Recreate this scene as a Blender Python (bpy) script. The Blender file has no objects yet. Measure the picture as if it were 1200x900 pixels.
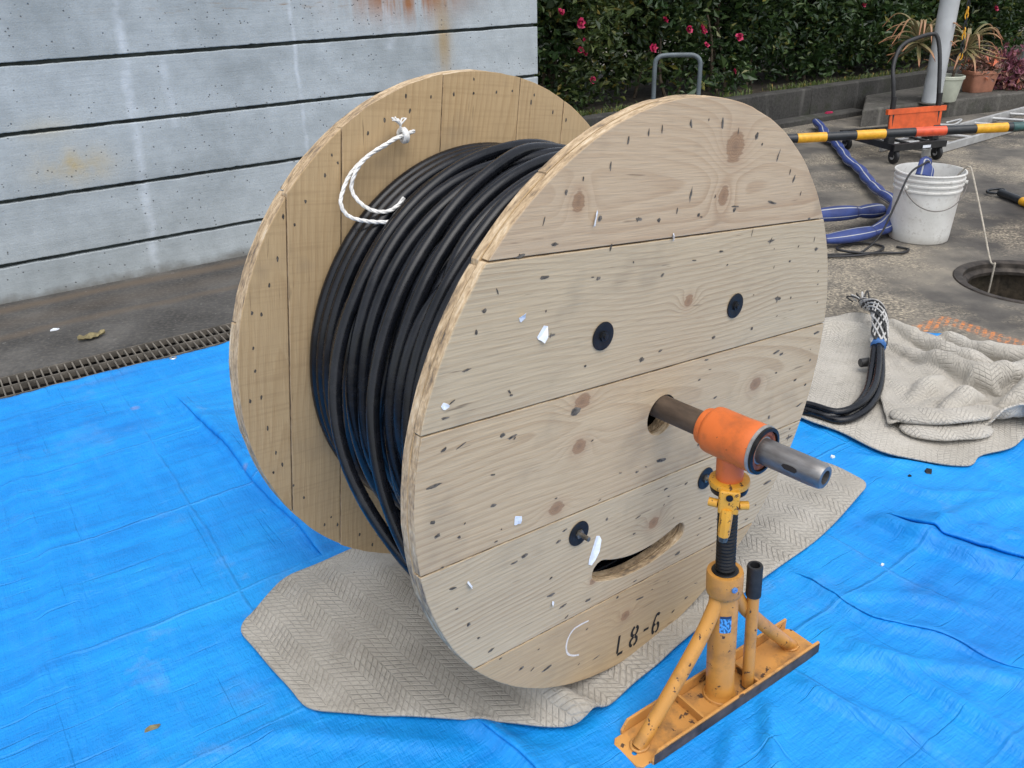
import bpy, bmesh, math, random
import numpy as np
from mathutils import Vector, Matrix, Euler, noise as mnoise
from mathutils.geometry import delaunay_2d_cdt
rad = math.radians
random.seed(7); rng = np.random.default_rng(7)
SC = bpy.context.scene
COL = SC.collection

# ------------------------------------------------------------------ camera
CAM_H = 1.4335
cd = bpy.data.cameras.new('camera'); cam = bpy.data.objects.new('camera', cd); COL.objects.link(cam)
cd.sensor_fit = 'HORIZONTAL'; cd.sensor_width = 36.0; cd.lens = 36.0*994.77/1200.0
cd.clip_start = 0.05; cd.clip_end = 600.0
PITCH, ROLL = 0.464145, -0.026887
_f = Vector((0, math.cos(PITCH), -math.sin(PITCH))); _u0 = Vector((0, math.sin(PITCH), math.cos(PITCH))); _r0 = Vector((1, 0, 0))
_r = _r0*math.cos(ROLL)+_u0*math.sin(ROLL); _u = -_r0*math.sin(ROLL)+_u0*math.cos(ROLL)
cam.matrix_world = Matrix(((_r.x, _u.x, -_f.x, 0), (_r.y, _u.y, -_f.y, 0), (_r.z, _u.z, -_f.z, CAM_H), (0, 0, 0, 1)))
SC.camera = cam

# ------------------------------------------------------------------ sky, sun, exposure (overcast noon)
SUN_EL, SUN_AZ = rad(66), rad(160)       # azimuth measured from +Y towards +X
w = bpy.data.worlds.new('World'); SC.world = w; w.use_nodes = True
nt = w.node_tree; nt.nodes.clear()
sky = nt.nodes.new('ShaderNodeTexSky'); sky.sky_type = 'NISHITA'; sky.sun_disc = False
sky.sun_elevation = SUN_EL; sky.sun_rotation = SUN_AZ
sky.altitude = 0; sky.air_density = 1.0; sky.dust_density = 2.0; sky.ozone_density = 1.0
hs = nt.nodes.new('ShaderNodeHueSaturation'); hs.inputs['Saturation'].default_value = 0.34
bg = nt.nodes.new('ShaderNodeBackground'); bg.inputs['Strength'].default_value = 0.15
wo = nt.nodes.new('ShaderNodeOutputWorld')
nt.links.new(sky.outputs[0], hs.inputs['Color']); nt.links.new(hs.outputs[0], bg.inputs['Color']); nt.links.new(bg.outputs[0], wo.inputs[0])
sl = bpy.data.lights.new('sun', 'SUN'); sl.energy = 1.0; sl.angle = rad(60); sl.color = (1.0, 0.965, 0.92)
so = bpy.data.objects.new('sun', sl); COL.objects.link(so)
sd = Vector((math.sin(SUN_AZ)*math.cos(SUN_EL), math.cos(SUN_AZ)*math.cos(SUN_EL), math.sin(SUN_EL)))
so.rotation_euler = sd.to_track_quat('Z', 'Y').to_euler(); so.location = (0, 0, 8)
SC.view_settings.view_transform = 'Standard'; SC.view_settings.look = 'None'
SC.view_settings.gamma = 1.0; SC.view_settings.exposure = 0.70; SC.view_settings.use_curve_mapping = False
SC.render.engine = 'CYCLES'
SC.cycles.use_denoising = True; SC.cycles.max_bounces = 6; SC.cycles.diffuse_bounces = 3; SC.cycles.glossy_bounces = 3; SC.cycles.use_adaptive_sampling = True; SC.cycles.adaptive_threshold = .015
SC.cycles.transparent_max_bounces = 8; SC.cycles.sample_clamp_indirect = 6

# ------------------------------------------------------------------ node helper
class NB:
    def __init__(s, name):
        s.m = bpy.data.materials.new(name); s.m.use_nodes = True
        s.t = s.m.node_tree; s.t.nodes.clear()
        s.out = s.n('ShaderNodeOutputMaterial')
    def n(s, ty, **kw):
        x = s.t.nodes.new(ty)
        for k, v in kw.items(): setattr(x, k, v)
        return x
    def put(s, sock, v):
        if v is None: return
        if hasattr(v, 'links') or isinstance(v, bpy.types.NodeSocket): s.t.links.new(v, sock)
        elif isinstance(v, (tuple, list)) and len(v) == 3 and sock.type == 'RGBA': sock.default_value = (*v, 1)
        else: sock.default_value = v
    def math(s, op, a, b=None, c=None, clamp=False):
        x = s.n('ShaderNodeMath', operation=op, use_clamp=clamp)
        s.put(x.inputs[0], a); s.put(x.inputs[1], b); s.put(x.inputs[2], c)
        return x.outputs[0]
    def add(s, a, b): return s.math('ADD', a, b)
    def sub(s, a, b): return s.math('SUBTRACT', a, b)
    def mul(s, a, b): return s.math('MULTIPLY', a, b)
    def coord(s, kind='Object'): return s.n('ShaderNodeTexCoord').outputs[kind]
    def sep(s, v):
        x = s.n('ShaderNodeSeparateXYZ'); s.put(x.inputs[0], v); return x.outputs
    def vec(s, x, y, z):
        c = s.n('ShaderNodeCombineXYZ')
        for i, q in enumerate((x, y, z)): s.put(c.inputs[i], q)
        return c.outputs[0]
    def scale(s, v, k):
        x = s.n('ShaderNodeVectorMath', operation='MULTIPLY'); s.put(x.inputs[0], v)
        s.put(x.inputs[1], k if isinstance(k, (tuple, list)) else (k, k, k)); return x.outputs[0]
    def vadd(s, v, k):
        x = s.n('ShaderNodeVectorMath', operation='ADD'); s.put(x.inputs[0], v); s.put(x.inputs[1], k); return x.outputs[0]
    def noise(s, v, sc=5.0, det=3.0, rough=0.55, dist=0.0, col=False):
        x = s.n('ShaderNodeTexNoise'); s.put(x.inputs['Vector'], v); s.put(x.inputs['Scale'], sc)
        s.put(x.inputs['Detail'], det); s.put(x.inputs['Roughness'], rough); s.put(x.inputs['Distortion'], dist)
        return x.outputs['Color' if col else 'Fac']
    def voro(s, v, sc=5.0, feat='F1', out='Distance', rnd=1.0):
        x = s.n('ShaderNodeTexVoronoi', feature=feat); s.put(x.inputs['Vector'], v); s.put(x.inputs['Scale'], sc)
        s.put(x.inputs['Randomness'], rnd); return x.outputs[out]
    def ramp(s, f, stops, interp='LINEAR'):
        x = s.n('ShaderNodeValToRGB'); cr = x.color_ramp; cr.interpolation = interp
        while len(cr.elements) < len(stops): cr.elements.new(0.5)
        for e, (p, c) in zip(cr.elements, stops):
            e.position = p; e.color = (c, c, c, 1) if not isinstance(c, (tuple, list)) else (*c, 1)
        s.put(x.inputs[0], f); return x.outputs[0]
    def rng(s, f, a, b, c=0.0, d=1.0):
        x = s.n('ShaderNodeMapRange', clamp=True); s.put(x.inputs[0], f)
        for i, q in enumerate((a, b, c, d)): s.put(x.inputs[i+1], q)
        return x.outputs[0]
    def mix(s, f, a, b, mode='MIX'):
        x = s.n('ShaderNodeMix', data_type='RGBA', blend_type=mode); s.put(x.inputs[0], f)
        s.put(x.inputs[6], a); s.put(x.inputs[7], b); return x.outputs[2]
    def bump(s, h, st=0.5, d=0.01, nrm=None):
        x = s.n('ShaderNodeBump'); s.put(x.inputs['Height'], h); s.put(x.inputs['Strength'], st)
        s.put(x.inputs['Distance'], d); s.put(x.inputs['Normal'], nrm); return x.outputs[0]
    def gauss(s, cx, cy, x, y, rx, ry):
        dx = s.mul(s.sub(x, cx), 1.0/rx); dy = s.mul(s.sub(y, cy), 1.0/ry)
        return s.math('EXPONENT', s.mul(s.add(s.mul(dx, dx), s.mul(dy, dy)), -1.0))
    def bsdf(s, col=(.5, .5, .5), rough=0.6, metal=0.0, normal=None, spec=None, **kw):
        p = s.n('ShaderNodeBsdfPrincipled')
        s.put(p.inputs['Base Color'], col); s.put(p.inputs['Roughness'], rough); s.put(p.inputs['Metallic'], metal)
        s.put(p.inputs['Normal'], normal); s.put(p.inputs['Specular IOR Level'], spec)
        for k, v in kw.items(): s.put(p.inputs[k.replace('_', ' ')], v)
        s.t.links.new(p.outputs[0], s.out.inputs['Surface'])
        return s.m

def plain(name, col, rough=0.6, metal=0.0, var=0.12, sc=8.0, bump=0.0, bsc=60.0, spec=None):
    b = NB(name); c = b.coord()
    n = b.noise(c, sc, 4)
    lo = tuple(x*(1-var*2) for x in col); hi = tuple(min(1, x*(1+var*2)) for x in col)
    k = b.mix(b.rng(n, .3, .7), lo, hi)
    nr = b.bump(b.noise(c, bsc, 3), bump, 0.004) if bump else None
    return b.bsdf(k, rough, metal, nr, spec)

def chipped(name, col, chip, rough=0.45, amt=.66, sc=55.0, dirt=(.12, .075, .035), dirt_amt=.5):
    """old enamel paint: chips down to dark metal, grimy patches"""
    b = NB(name); c = b.coord()
    n1 = b.noise(c, 9, 4); n2 = b.noise(c, sc, 3, .6); n3 = b.noise(c, sc*3.3, 2)
    base = b.mix(b.rng(n1, .3, .7), tuple(x*.80 for x in col), tuple(min(1, x*1.08) for x in col))
    g = b.mul(b.rng(b.noise(c, 16, 5, .65), .5, .75), dirt_amt)
    base = b.mix(g, base, dirt)
    m = b.rng(b.add(b.mul(n2, .75), b.mul(n3, .25)), amt-.01, amt+.015)
    k = b.mix(m, base, chip)
    nr = b.bump(b.sub(b.noise(c, 40, 3), b.mul(m, .6)), .25, .0015)
    return b.bsdf(k, b.add(b.mul(m, .25), rough), 0.0, nr)

def wood(name, light, dark, grain='x', seed=0.0, a0=0.1, h=.06, slope=.02, hs_=.03, freq=105.0, knots=(), grey=.35, saw=0.0, pink=None):
    b = NB(name); o = b.sep(b.coord())
    g, a = (o[0], o[2]) if grain == 'x' else (o[2], o[0])
    lowv = b.vec(b.mul(g, 1.6), b.mul(a, 3.2), seed)
    low = b.sub(b.noise(lowv, 1.0, 2), .5)
    a2 = b.add(b.sub(a, a0), b.add(b.mul(g, slope), b.mul(low, .09)))
    hh = b.add(b.mul(g, hs_), h)
    r = b.math('SQRT', b.add(b.mul(a2, a2), b.mul(hh, hh)))
    fine = b.noise(b.vec(b.mul(g, 14), b.mul(a, 260), seed+3), 1.0, 2, .6)
    km = None; kcol = None
    for (kx, kz, kr, ks) in knots:
        gx, az = (kx, kz) if grain == 'x' else (kz, kx)
        bumpk = b.gauss(gx, az, g, a, kr*ks*2.6, kr*1.9)
        r = b.add(r, b.mul(bumpk, kr*2.6))
        jx = b.add(g, b.mul(b.sub(fine, .5), kr*.4))
        core = b.gauss(gx, az, jx, a, kr*ks, kr)
        km = core if km is None else b.math('MAXIMUM', km, core)
    rr = b.add(b.mul(r, freq), b.mul(b.sub(fine, .5), .22))
    fr = b.math('FRACT', rr)
    ring = b.ramp(fr, [(0, .05), (.45, .22), (.80, .85), (.93, 1.0), (1.0, .05)])
    amp = b.rng(b.noise(b.vec(b.mul(g, 2.5), b.mul(a, 9), seed+9), 1.0, 2), .3, .7, .15, .78)
    c = b.mix(b.mul(ring, amp), light, dark)
    blot = b.rng(b.noise(b.vec(b.mul(g, 3), b.mul(a, 7), seed+5), 1.0, 3, .6), .35, .7)
    gl = (light[0]*.78, light[1]*.80, light[2]*.86)
    c = b.mix(b.mul(blot, grey), c, gl)
    if pink is not None:
        c = b.mix(b.mul(b.rng(b.noise(b.vec(b.mul(g, 1.8), b.mul(a, 5), seed+15), 1.0, 2), .42, .68), .35), c, pink)
    c = b.mix(b.mul(b.rng(fine, .35, .75), .22), c, tuple(x*.62 for x in dark))
    # drying cracks and dark specks
    cr = b.noise(b.vec(b.mul(g, 9), b.mul(a, 130), seed+21), 1.0, 2)
    c = b.mix(b.mul(b.rng(cr, .70, .76), .55), c, tuple(x*.25 for x in dark))
    if saw:
        sw = b.noise(b.vec(b.mul(g, 150), b.mul(a, 5), seed+31), 1.0, 2)
        c = b.mix(b.mul(b.rng(sw, .5, .7), saw), c, tuple(x*.7 for x in dark))
    hgt = b.mul(fine, 1.0)
    if km is not None:
        rad_ = b.math('SQRT', b.mul(b.math('LOGARITHM', b.math('MAXIMUM', km, 1e-4), math.e), -1.0))
        rngk = b.math('FRACT', b.add(b.mul(rad_, 5.0), b.mul(b.sub(fine, .5), .8)))
        kc = b.mix(b.mul(rngk, .8), (.34, .205, .115), (.16, .09, .05))
        kc = b.mix(b.mul(b.rng(rad_, .6, .1), .75), kc, (.12, .07, .045))
        kn_ = b.add(rad_, b.mul(b.sub(cr, .5), .9))
        c = b.mix(b.mul(b.rng(kn_, 1.10, .88), .92), c, kc)
        c = b.mix(b.mul(b.rng(b.math('ABSOLUTE', b.sub(kn_, .98)), .14, .0), .5), c, (.19, .115, .07))
        c = b.mix(b.mul(b.rng(kn_, 2.4, 1.0), .35), c, (.40, .26, .16))
    dirt = b.rng(b.noise(b.vec(b.mul(g, 5), b.mul(a, 5), seed+41), 1.0, 3, .7), .56, .8)
    c = b.mix(b.mul(dirt, .4), c, (.17, .145, .115))
    # sawn, weathered end grain round the rim
    P_ = b.coord(); side = b.rng(b.math('ABSOLUTE', b.sep(b.coord('Normal'))[1]), .75, .45)
    e1 = b.noise(b.scale(P_, (26, 90, 26)), 1, 3, .7); e2 = b.noise(P_, 7, 1); e3 = b.noise(b.scale(P_, (55, 170, 55)), 1, 2, .7)
    ec = b.ramp(b.add(b.mul(e1, .5), b.add(b.mul(e2, .25), b.mul(e3, .25))), [(.36, (.13, .105, .08)), (.47, (.40, .285, .17)), (.56, (.58, .44, .28)), (.68, (.70, .60, .45))])
    c = b.mix(side, c, ec)
    nr = b.bump(b.add(hgt, b.mul(side, b.mul(e3, 4.0))), .5, .0014)
    return b.bsdf(c, .72, 0, nr, .3)

# ------------------------------------------------------------------ mesh helpers
def mesh_obj(name, V, Fc, mat=None, parent=None, smooth=False, sharp=None, uv=None):
    me = bpy.data.meshes.new(name)
    me.from_pydata([tuple(map(float, v)) for v in V], [], [tuple(int(i) for i in f) for f in Fc])
    if uv is not None:
        l = me.uv_layers.new(name='UVMap'); idx = np.zeros(len(me.loops), dtype=np.int32)
        me.loops.foreach_get('vertex_index', idx)
        l.data.foreach_set('uv', np.asarray(uv, dtype=np.float32)[idx].ravel())
    if smooth or sharp is not None:
        me.polygons.foreach_set('use_smooth', [True]*len(me.polygons))
        if sharp is not None: me.set_sharp_from_angle(angle=rad(sharp))
    me.update()
    return link(name, me, mat, parent)
def link(name, me, mat=None, parent=None):
    o = bpy.data.objects.new(name, me); COL.objects.link(o)
    if mat is not None:
        me.materials.clear(); me.materials.append(mat)
    if parent is not None: o.parent = parent
    return o
def empty(name, loc=(0, 0, 0), rot=(0, 0, 0)):
    o = bpy.data.objects.new(name, None); COL.objects.link(o); o.location = loc; o.rotation_euler = rot
    o.empty_display_size = .1; return o
def tag(o, label=None, cat=None, group=None, kind=None):
    if label: o['label'] = label
    if cat: o['category'] = cat
    if group: o['group'] = group
    if kind: o['kind'] = kind
    return o
def bev(o, wd_=.003, seg=2, ang=35):
    m = o.modifiers.new('bevel', 'BEVEL'); m.width = wd_; m.segments = seg; m.limit_method = 'ANGLE'; m.angle_limit = rad(ang)
    return o
def solid(o, t, off=1.0):
    m = o.modifiers.new('solidify', 'SOLIDIFY'); m.thickness = t; m.offset = off; return o

class MB:
    """collects pieces of ONE mesh"""
    def __init__(s): s.V = []; s.F = []; s.UV = []
    def raw(s, V, Fc, uv=None):
        k = len(s.V); s.V += [tuple(v) for v in V]; s.F += [tuple(i+k for i in f) for f in Fc]
        s.UV += [tuple(q) for q in uv] if uv is not None else [(0, 0)]*len(V); return s
    def box(s, lo, hi, M=None):
        x0, y0, z0 = lo; x1, y1, z1 = hi
        V = [(x0, y0, z0), (x1, y0, z0), (x1, y1, z0), (x0, y1, z0), (x0, y0, z1), (x1, y0, z1), (x1, y1, z1), (x0, y1, z1)]
        if M is not None: V = [tuple(M @ Vector(v)) for v in V]
        return s.raw(V, [(0, 3, 2, 1), (4, 5, 6, 7), (0, 1, 5, 4), (1, 2, 6, 5), (2, 3, 7, 6), (3, 0, 4, 7)])
    def tube(s, P, r, seg=10, closed=False, caps=True, flat=1.0, up=None):
        P = np.asarray(P, float); n = len(P); R = np.full(n, r) if np.isscalar(r) else np.asarray(r, float)
        if closed: T = np.roll(P, -1, 0)-np.roll(P, 1, 0)
        else: T = np.gradient(P, axis=0)
        T /= np.linalg.norm(T, axis=1)[:, None]+1e-12
        a = np.array(up, float) if up is not None else (np.array([0, 0, 1.]) if abs(T[0][2]) < .9 else np.array([1., 0, 0]))
        N = np.cross(np.cross(T[0], a), T[0]); N /= np.linalg.norm(N)
        V = []; uv = []; L = 0
        ang = np.linspace(0, 2*np.pi, seg, endpoint=False)
        for i in range(n):
            if up is not None: N = np.cross(np.cross(T[i], a), T[i])
            else: N = N-T[i]*(N@T[i])
            N = N/(np.linalg.norm(N)+1e-12); B = np.cross(T[i], N)
            if i: L += np.linalg.norm(P[i]-P[i-1])
            for q in ang:
                V.append(P[i]+R[i]*(B*math.cos(q)+N*math.sin(q)*flat)); uv.append((q/(2*np.pi), L))
        Fc = []
        for i in range(n if closed else n-1):
            j = (i+1) % n
            for k in range(seg):
                k2 = (k+1) % seg; Fc.append((i*seg+k, i*seg+k2, j*seg+k2, j*seg+k))
        if caps and not closed:
            Fc.append(tuple(range(seg))[::-1]); Fc.append(tuple(range((n-1)*seg, n*seg)))
        return s.raw(V, Fc, uv)
    def lathe(s, prof, seg=24, M=None, closed_prof=False, caps=True):
        V = []; n = len(prof)
        for (r, z) in prof:
            for k in range(seg):
                q = 2*math.pi*k/seg; v = Vector((r*math.cos(q), r*math.sin(q), z)); V.append(tuple(M @ v) if M is not None else tuple(v))
        Fc = []
        for i in range(n if closed_prof else n-1):
            j = (i+1) % n
            for k in range(seg):
                k2 = (k+1) % seg; Fc.append((i*seg+k, i*seg+k2, j*seg+k2, j*seg+k))
        if not closed_prof and caps:
            if prof[0][0] > 1e-5: Fc.append(tuple(range(seg))[::-1])
            if prof[-1][0] > 1e-5: Fc.append(tuple(range((n-1)*seg, n*seg)))
        return s.raw(V, Fc)
    def cyl(s, p0, p1, r, seg=16, r1=None, chamfer=0.0):
        p0 = np.asarray(p0, float); p1 = np.asarray(p1, float); r1 = r if r1 is None else r1
        if chamfer:
            d = (p1-p0)/np.linalg.norm(p1-p0)*chamfer
            return s.tube([p0, p0+d*.02, p0+d, p1-d, p1-d*.02, p1], [r-chamfer, r-chamfer, r, r1, r1-chamfer, r1-chamfer], seg)
        return s.tube([p0, p0*.999+p1*.001, p0*.001+p1*.999, p1], [r, r, r1, r1], seg)
    def build(s, name, mat=None, parent=None, sharp=40, smooth=True):
        return mesh_obj(name, s.V, s.F, mat, parent, smooth, sharp, s.UV)

def smooth_path(P, n=60):
    """Catmull-Rom through the points"""
    P = np.asarray(P, float); k = len(P); out = []
    Q = np.vstack([2*P[0]-P[1], P, 2*P[-1]-P[-2]])
    for t in np.linspace(0, k-1-1e-9, n):
        i = int(t); f = t-i; a, b_, c, d = Q[i:i+4]
        out.append(.5*((2*b_)+(-a+c)*f+(2*a-5*b_+4*c-d)*f*f+(-a+3*b_-3*c+d)*f**3))
    return np.array(out)

def curve_mesh(loops, res=1):
    """flat filled mesh of 2D loops (holes allowed), in the XY plane"""
    cu = bpy.data.curves.new('t', 'CURVE'); cu.dimensions = '2D'; cu.fill_mode = 'BOTH'
    for L in loops:
        sp = cu.splines.new('POLY'); sp.points.add(len(L)-1); sp.use_cyclic_u = True
        for p, q in zip(sp.points, L): p.co = (q[0], q[1], 0, 1)
    o = bpy.data.objects.new('t', cu); COL.objects.link(o)
    dg = bpy.context.evaluated_depsgraph_get(); dg.update()
    me = bpy.data.meshes.new_from_object(o.evaluated_get(dg))
    bpy.data.objects.remove(o); bpy.data.curves.remove(cu)
    return me

def fnoise(x, y, sc, seed=0.0):
    return mnoise.noise(Vector((x*sc, y*sc, seed)))

def sheet(name, outline, step, zfun, mat, parent=None, thick=0.006, jag=0.0, uvs=True):
    """a cloth-like sheet: outline polygon filled with a fine triangulation, height zfun(x,y)"""
    O = np.asarray(outline, float)
    bp = []
    for i in range(len(O)):
        a, b_ = O[i], O[(i+1) % len(O)]; k = max(1, int(np.linalg.norm(b_-a)/step))
        for t in range(k):
            q = a+(b_-a)*t/k
            if jag: q = q+np.array([fnoise(q[0], q[1], 9, 1), fnoise(q[0], q[1], 9, 5)])*jag
            bp.append(q)
    bp = np.array(bp); lo = bp.min(0); hi = bp.max(0)
    gx, gy = np.meshgrid(np.arange(lo[0], hi[0], step), np.arange(lo[1], hi[1], step)); G = np.stack([gx.ravel(), gy.ravel()], 1)
    inside = np.zeros(len(G), bool); n = len(bp); dist = np.full(len(G), 9.0)
    for i in range(n):
        a, b_ = bp[i], bp[(i+1) % n]
        cond = (a[1] > G[:, 1]) != (b_[1] > G[:, 1])
        with np.errstate(divide='ignore', invalid='ignore'):
            xi = (b_[0]-a[0])*(G[:, 1]-a[1])/(b_[1]-a[1]+1e-15)+a[0]
        inside ^= cond & (G[:, 0] < xi)
        dist = np.minimum(dist, np.hypot(G[:, 0]-a[0], G[:, 1]-a[1]))
    G = G[inside & (dist > step*.55)]
    P = [Vector(p) for p in np.vstack([bp, G])]
    edges = [(i, (i+1) % n) for i in range(n)]
    V, _, Fc, *_ = delaunay_2d_cdt(P, edges, [], 1, 1e-6)
    A_ = np.array([(v.x, v.y) for v in V]); Z_ = zfun(A_[:, 0], A_[:, 1]); V3 = np.column_stack([A_, Z_])
    o = mesh_obj(name, V3, Fc, mat, parent, True, None, [(v.x, v.y) for v in V])
    if thick: solid(o, thick, 1.0)
    return o

_perm = np.random.default_rng(99).permutation(512)
_gr = np.random.default_rng(98).uniform(-1, 1, 512)
def vn(x, y, sc, seed=0.0):
    """smooth value noise on arrays, about -1..1"""
    x = np.asarray(x, float)*sc+seed*17.13; y = np.asarray(y, float)*sc+seed*5.71
    xi = np.floor(x).astype(int); yi = np.floor(y).astype(int); fx = x-xi; fy = y-yi
    fx = fx*fx*fx*(fx*(fx*6-15)+10); fy = fy*fy*fy*(fy*(fy*6-15)+10)
    g = lambda a, b_: _gr[_perm[(_perm[a & 511]+b_) & 511]]
    return (g(xi, yi)*(1-fx)+g(xi+1, yi)*fx)*(1-fy)+(g(xi, yi+1)*(1-fx)+g(xi+1, yi+1)*fx)*fy
def ridge(x, y, pts, h, wd_, back=None):
    """height of a crease along a polyline; back = softer width on its left side"""
    x = np.asarray(x, float); y = np.asarray(y, float)
    best = np.full(x.shape, 1e9); tt = np.zeros(x.shape); sd_ = np.zeros(x.shape); L = len(pts)-1
    for i in range(L):
        ax_, ay = pts[i]; bx, by = pts[i+1]; dx, dy = bx-ax_, by-ay
        t = np.clip(((x-ax_)*dx+(y-ay)*dy)/(dx*dx+dy*dy+1e-12), 0, 1)
        ex, ey = x-ax_-t*dx, y-ay-t*dy; d = np.hypot(ex, ey); k = d < best
        best = np.where(k, d, best); tt = np.where(k, (i+t)/L, tt); sd_ = np.where(k, dx*ey-dy*ex, sd_)
    env = np.minimum(1, tt*5)*np.minimum(1, (1-tt)*5)
    w2 = np.where(sd_ > 0, back if back else wd_, wd_)
    return h*env*np.exp(-(best/w2)**2)

# ================================================================== SETTING
WO = np.array([-2.456, 3.856]); WD = np.array([.8305, .5570]); WM = np.array([.5570, -.8305])   # wall origin, along, towards camera
def wxy(s, m): q = WO+WD*s+WM*m; return (float(q[0]), float(q[1]))
MH_C, MH_R = (2.463, 3.797), .300          # manhole opening

def m_ground():
    b = NB('worn_concrete'); c = b.coord()
    big = b.noise(c, .75, 3, .55); mid = b.noise(c, 3.2, 4, .6); fine = b.noise(c, 75, 2, .65)
    sp = b.voro(c, 95, out='Color'); spv = b.sep(sp)[0]
    base = b.ramp(b.add(b.mul(big, .55), b.mul(mid, .45)), [(.36, (.048, .045, .042)), (.48, (.095, .088, .079)), (.57, (.165, .15, .127)), (.68, (.27, .24, .19))])
    worn = b.rng(b.noise(b.vadd(c, (4, 9, 0)), 1.3, 4, .65), .47, .60)
    ag = b.mix(spv, (.10, .09, .075), (.50, .43, .32))
    k = b.mix(b.mul(worn, b.rng(fine, .3, .65)), base, ag)
    # sprayed orange survey mark: two strokes meeting in a corner
    o = b.sep(c)
    def stroke(ax, ay, bx, by, wd_):
        L = math.hypot(bx-ax, by-ay); dx, dy = (bx-ax)/L, (by-ay)/L
        X = b.sub(o[0], ax); Y = b.sub(o[1], ay)
        t = b.add(b.mul(X, dx), b.mul(Y, dy)); d = b.math('ABSOLUTE', b.sub(b.mul(X, dy), b.mul(Y, dx)))
        return b.mul(b.mul(b.math('GREATER_THAN', t, 0.0), b.math('LESS_THAN', t, L)), b.rng(d, wd_, wd_*.6))
    st = b.math('MAXIMUM', stroke(1.60, 3.215, 1.895, 3.375, .045), stroke(1.86, 3.39, 2.30, 2.69, .05))
    hatch = b.rng(b.math('SINE', b.mul(b.add(b.mul(o[0], .83), b.mul(o[1], -.56)), 210)), -.35, .35, .25, 1.0)
    k = b.mix(b.mul(b.mul(st, hatch), b.rng(b.add(b.mul(fine, .5), b.mul(b.noise(c, 22, 3), .5)), .42, .58)), k, (.62, .22, .07))
    h = b.add(b.mul(fine, .7), b.mul(spv, .5))
    return b.bsdf(k, .88, 0, b.bump(h, .55, .004), .25)
def m_apron():
    b = NB('dirty_apron'); c = b.coord(); o = b.sep(c)
    n = b.noise(c, 3.0, 5, .62); f = b.noise(c, 60, 3)
    k = b.ramp(n, [(.3, (.036, .035, .034)), (.55, (.076, .073, .069)), (.75, (.13, .124, .115))])
    k = b.mix(b.mul(b.rng(f, .45, .75), .35), k, (.2, .18, .155))
    # brown silt bands following the wall
    m = b.add(b.mul(b.sub(o[0], float(WO[0])), float(WM[0])), b.mul(b.sub(o[1], float(WO[1])), float(WM[1])))
    m2 = b.add(m, b.mul(b.sub(b.noise(c, 2.2, 4), .5), .12))
    for cc, ww, am in ((.09, .07, .75), (.47, .05, .55), (.30, .12, .25)):
        d = b.math('ABSOLUTE', b.sub(m2, cc)); k = b.mix(b.mul(b.rng(d, ww, ww*.2), am), k, (.125, .096, .07))
    sc = b.noise(b.vec(b.mul(o[0], 40), b.mul(o[1], 40), 0), 1, 4)
    k = b.mix(b.mul(b.rng(sc, .66, .72), .5), k, (.28, .27, .25))
    return b.bsdf(k, .82, 0, b.bump(b.add(f, n), .4, .004), .3)
M_GROUND, M_APRON = m_ground(), m_apron()
circ = [(MH_C[0]+MH_R*math.cos(i*math.pi/24), MH_C[1]+MH_R*math.sin(i*math.pi/24)) for i in range(48)]
slot = [wxy(-2.5, .925), wxy(3.6, .925), wxy(3.6, 1.225), wxy(-2.5, 1.225)]
gm = curve_mesh([[(-70, -30), (70, -30), (70, 160), (-70, 160)], slot, circ])
tag(link('ground', gm, M_GROUND), kind='structure')
ap = curve_mesh([[wxy(-2.5, -.05), wxy(3.7, -.05), wxy(3.7, .925), wxy(-2.5, .925)]])
o = link('pavement', ap, M_APRON); o.location.z = .004; tag(o, kind='structure')

# ---- drain channel with its grating
M_STEEL = plain('rusty_galvanised', (.155, .138, .115), .7, .25, .25, 14, .3, 90)
M_DARK = plain('channel_near_black', (.025, .022, .02), .9)  # one near-black tone for the channel's walls and floor
ch = MB()
for s0, s1, m0, m1, z0, z1 in ((-2.5, 3.6, .915, .925, -.22, -.001), (-2.5, 3.6, 1.225, 1.235, -.22, -.001), (-2.5, 3.6, .915, 1.235, -.23, -.22), (-2.51, -2.5, .915, 1.235, -.23, -.001), (3.6, 3.61, .915, 1.235, -.23, -.001)):
    P = [wxy(s0, m0), wxy(s1, m0), wxy(s1, m1), wxy(s0, m1)]
    V = [(*p, z0) for p in P]+[(*p, z1) for p in P]
    ch.raw(V, [(0, 1, 2, 3), (4, 7, 6, 5), (0, 4, 5, 1), (1, 5, 6, 2), (2, 6, 7, 3), (3, 7, 4, 0)])
GA = math.atan2(WD[1], WD[0])
gr = empty('drain_grating', (*wxy(0, .935), 0), (0, 0, GA))
tag(gr, 'rusty steel drain grating of open cells between the pavement and blue sheet', 'grating')
chan = ch.build('drain_channel', M_DARK); tag(chan, kind='structure')
for y in (0.0, -.098, -.196, -.275):
    MB().box((-2.4, y-.003, -.02), (3.5, y+.003, .006)).build('bearing_bar', M_STEEL, gr)
xb = MB().box((-.0028, -.272, -.010), (.0028, -.003, .0035)).build('cross_bar', M_STEEL, gr); xb.location.x = -1.2
for i in range(1, 150):
    c2 = bpy.data.objects.new('cross_bar', xb.data); COL.objects.link(c2); c2.parent = gr; c2.location.x = -1.2+.0290*i

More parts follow.
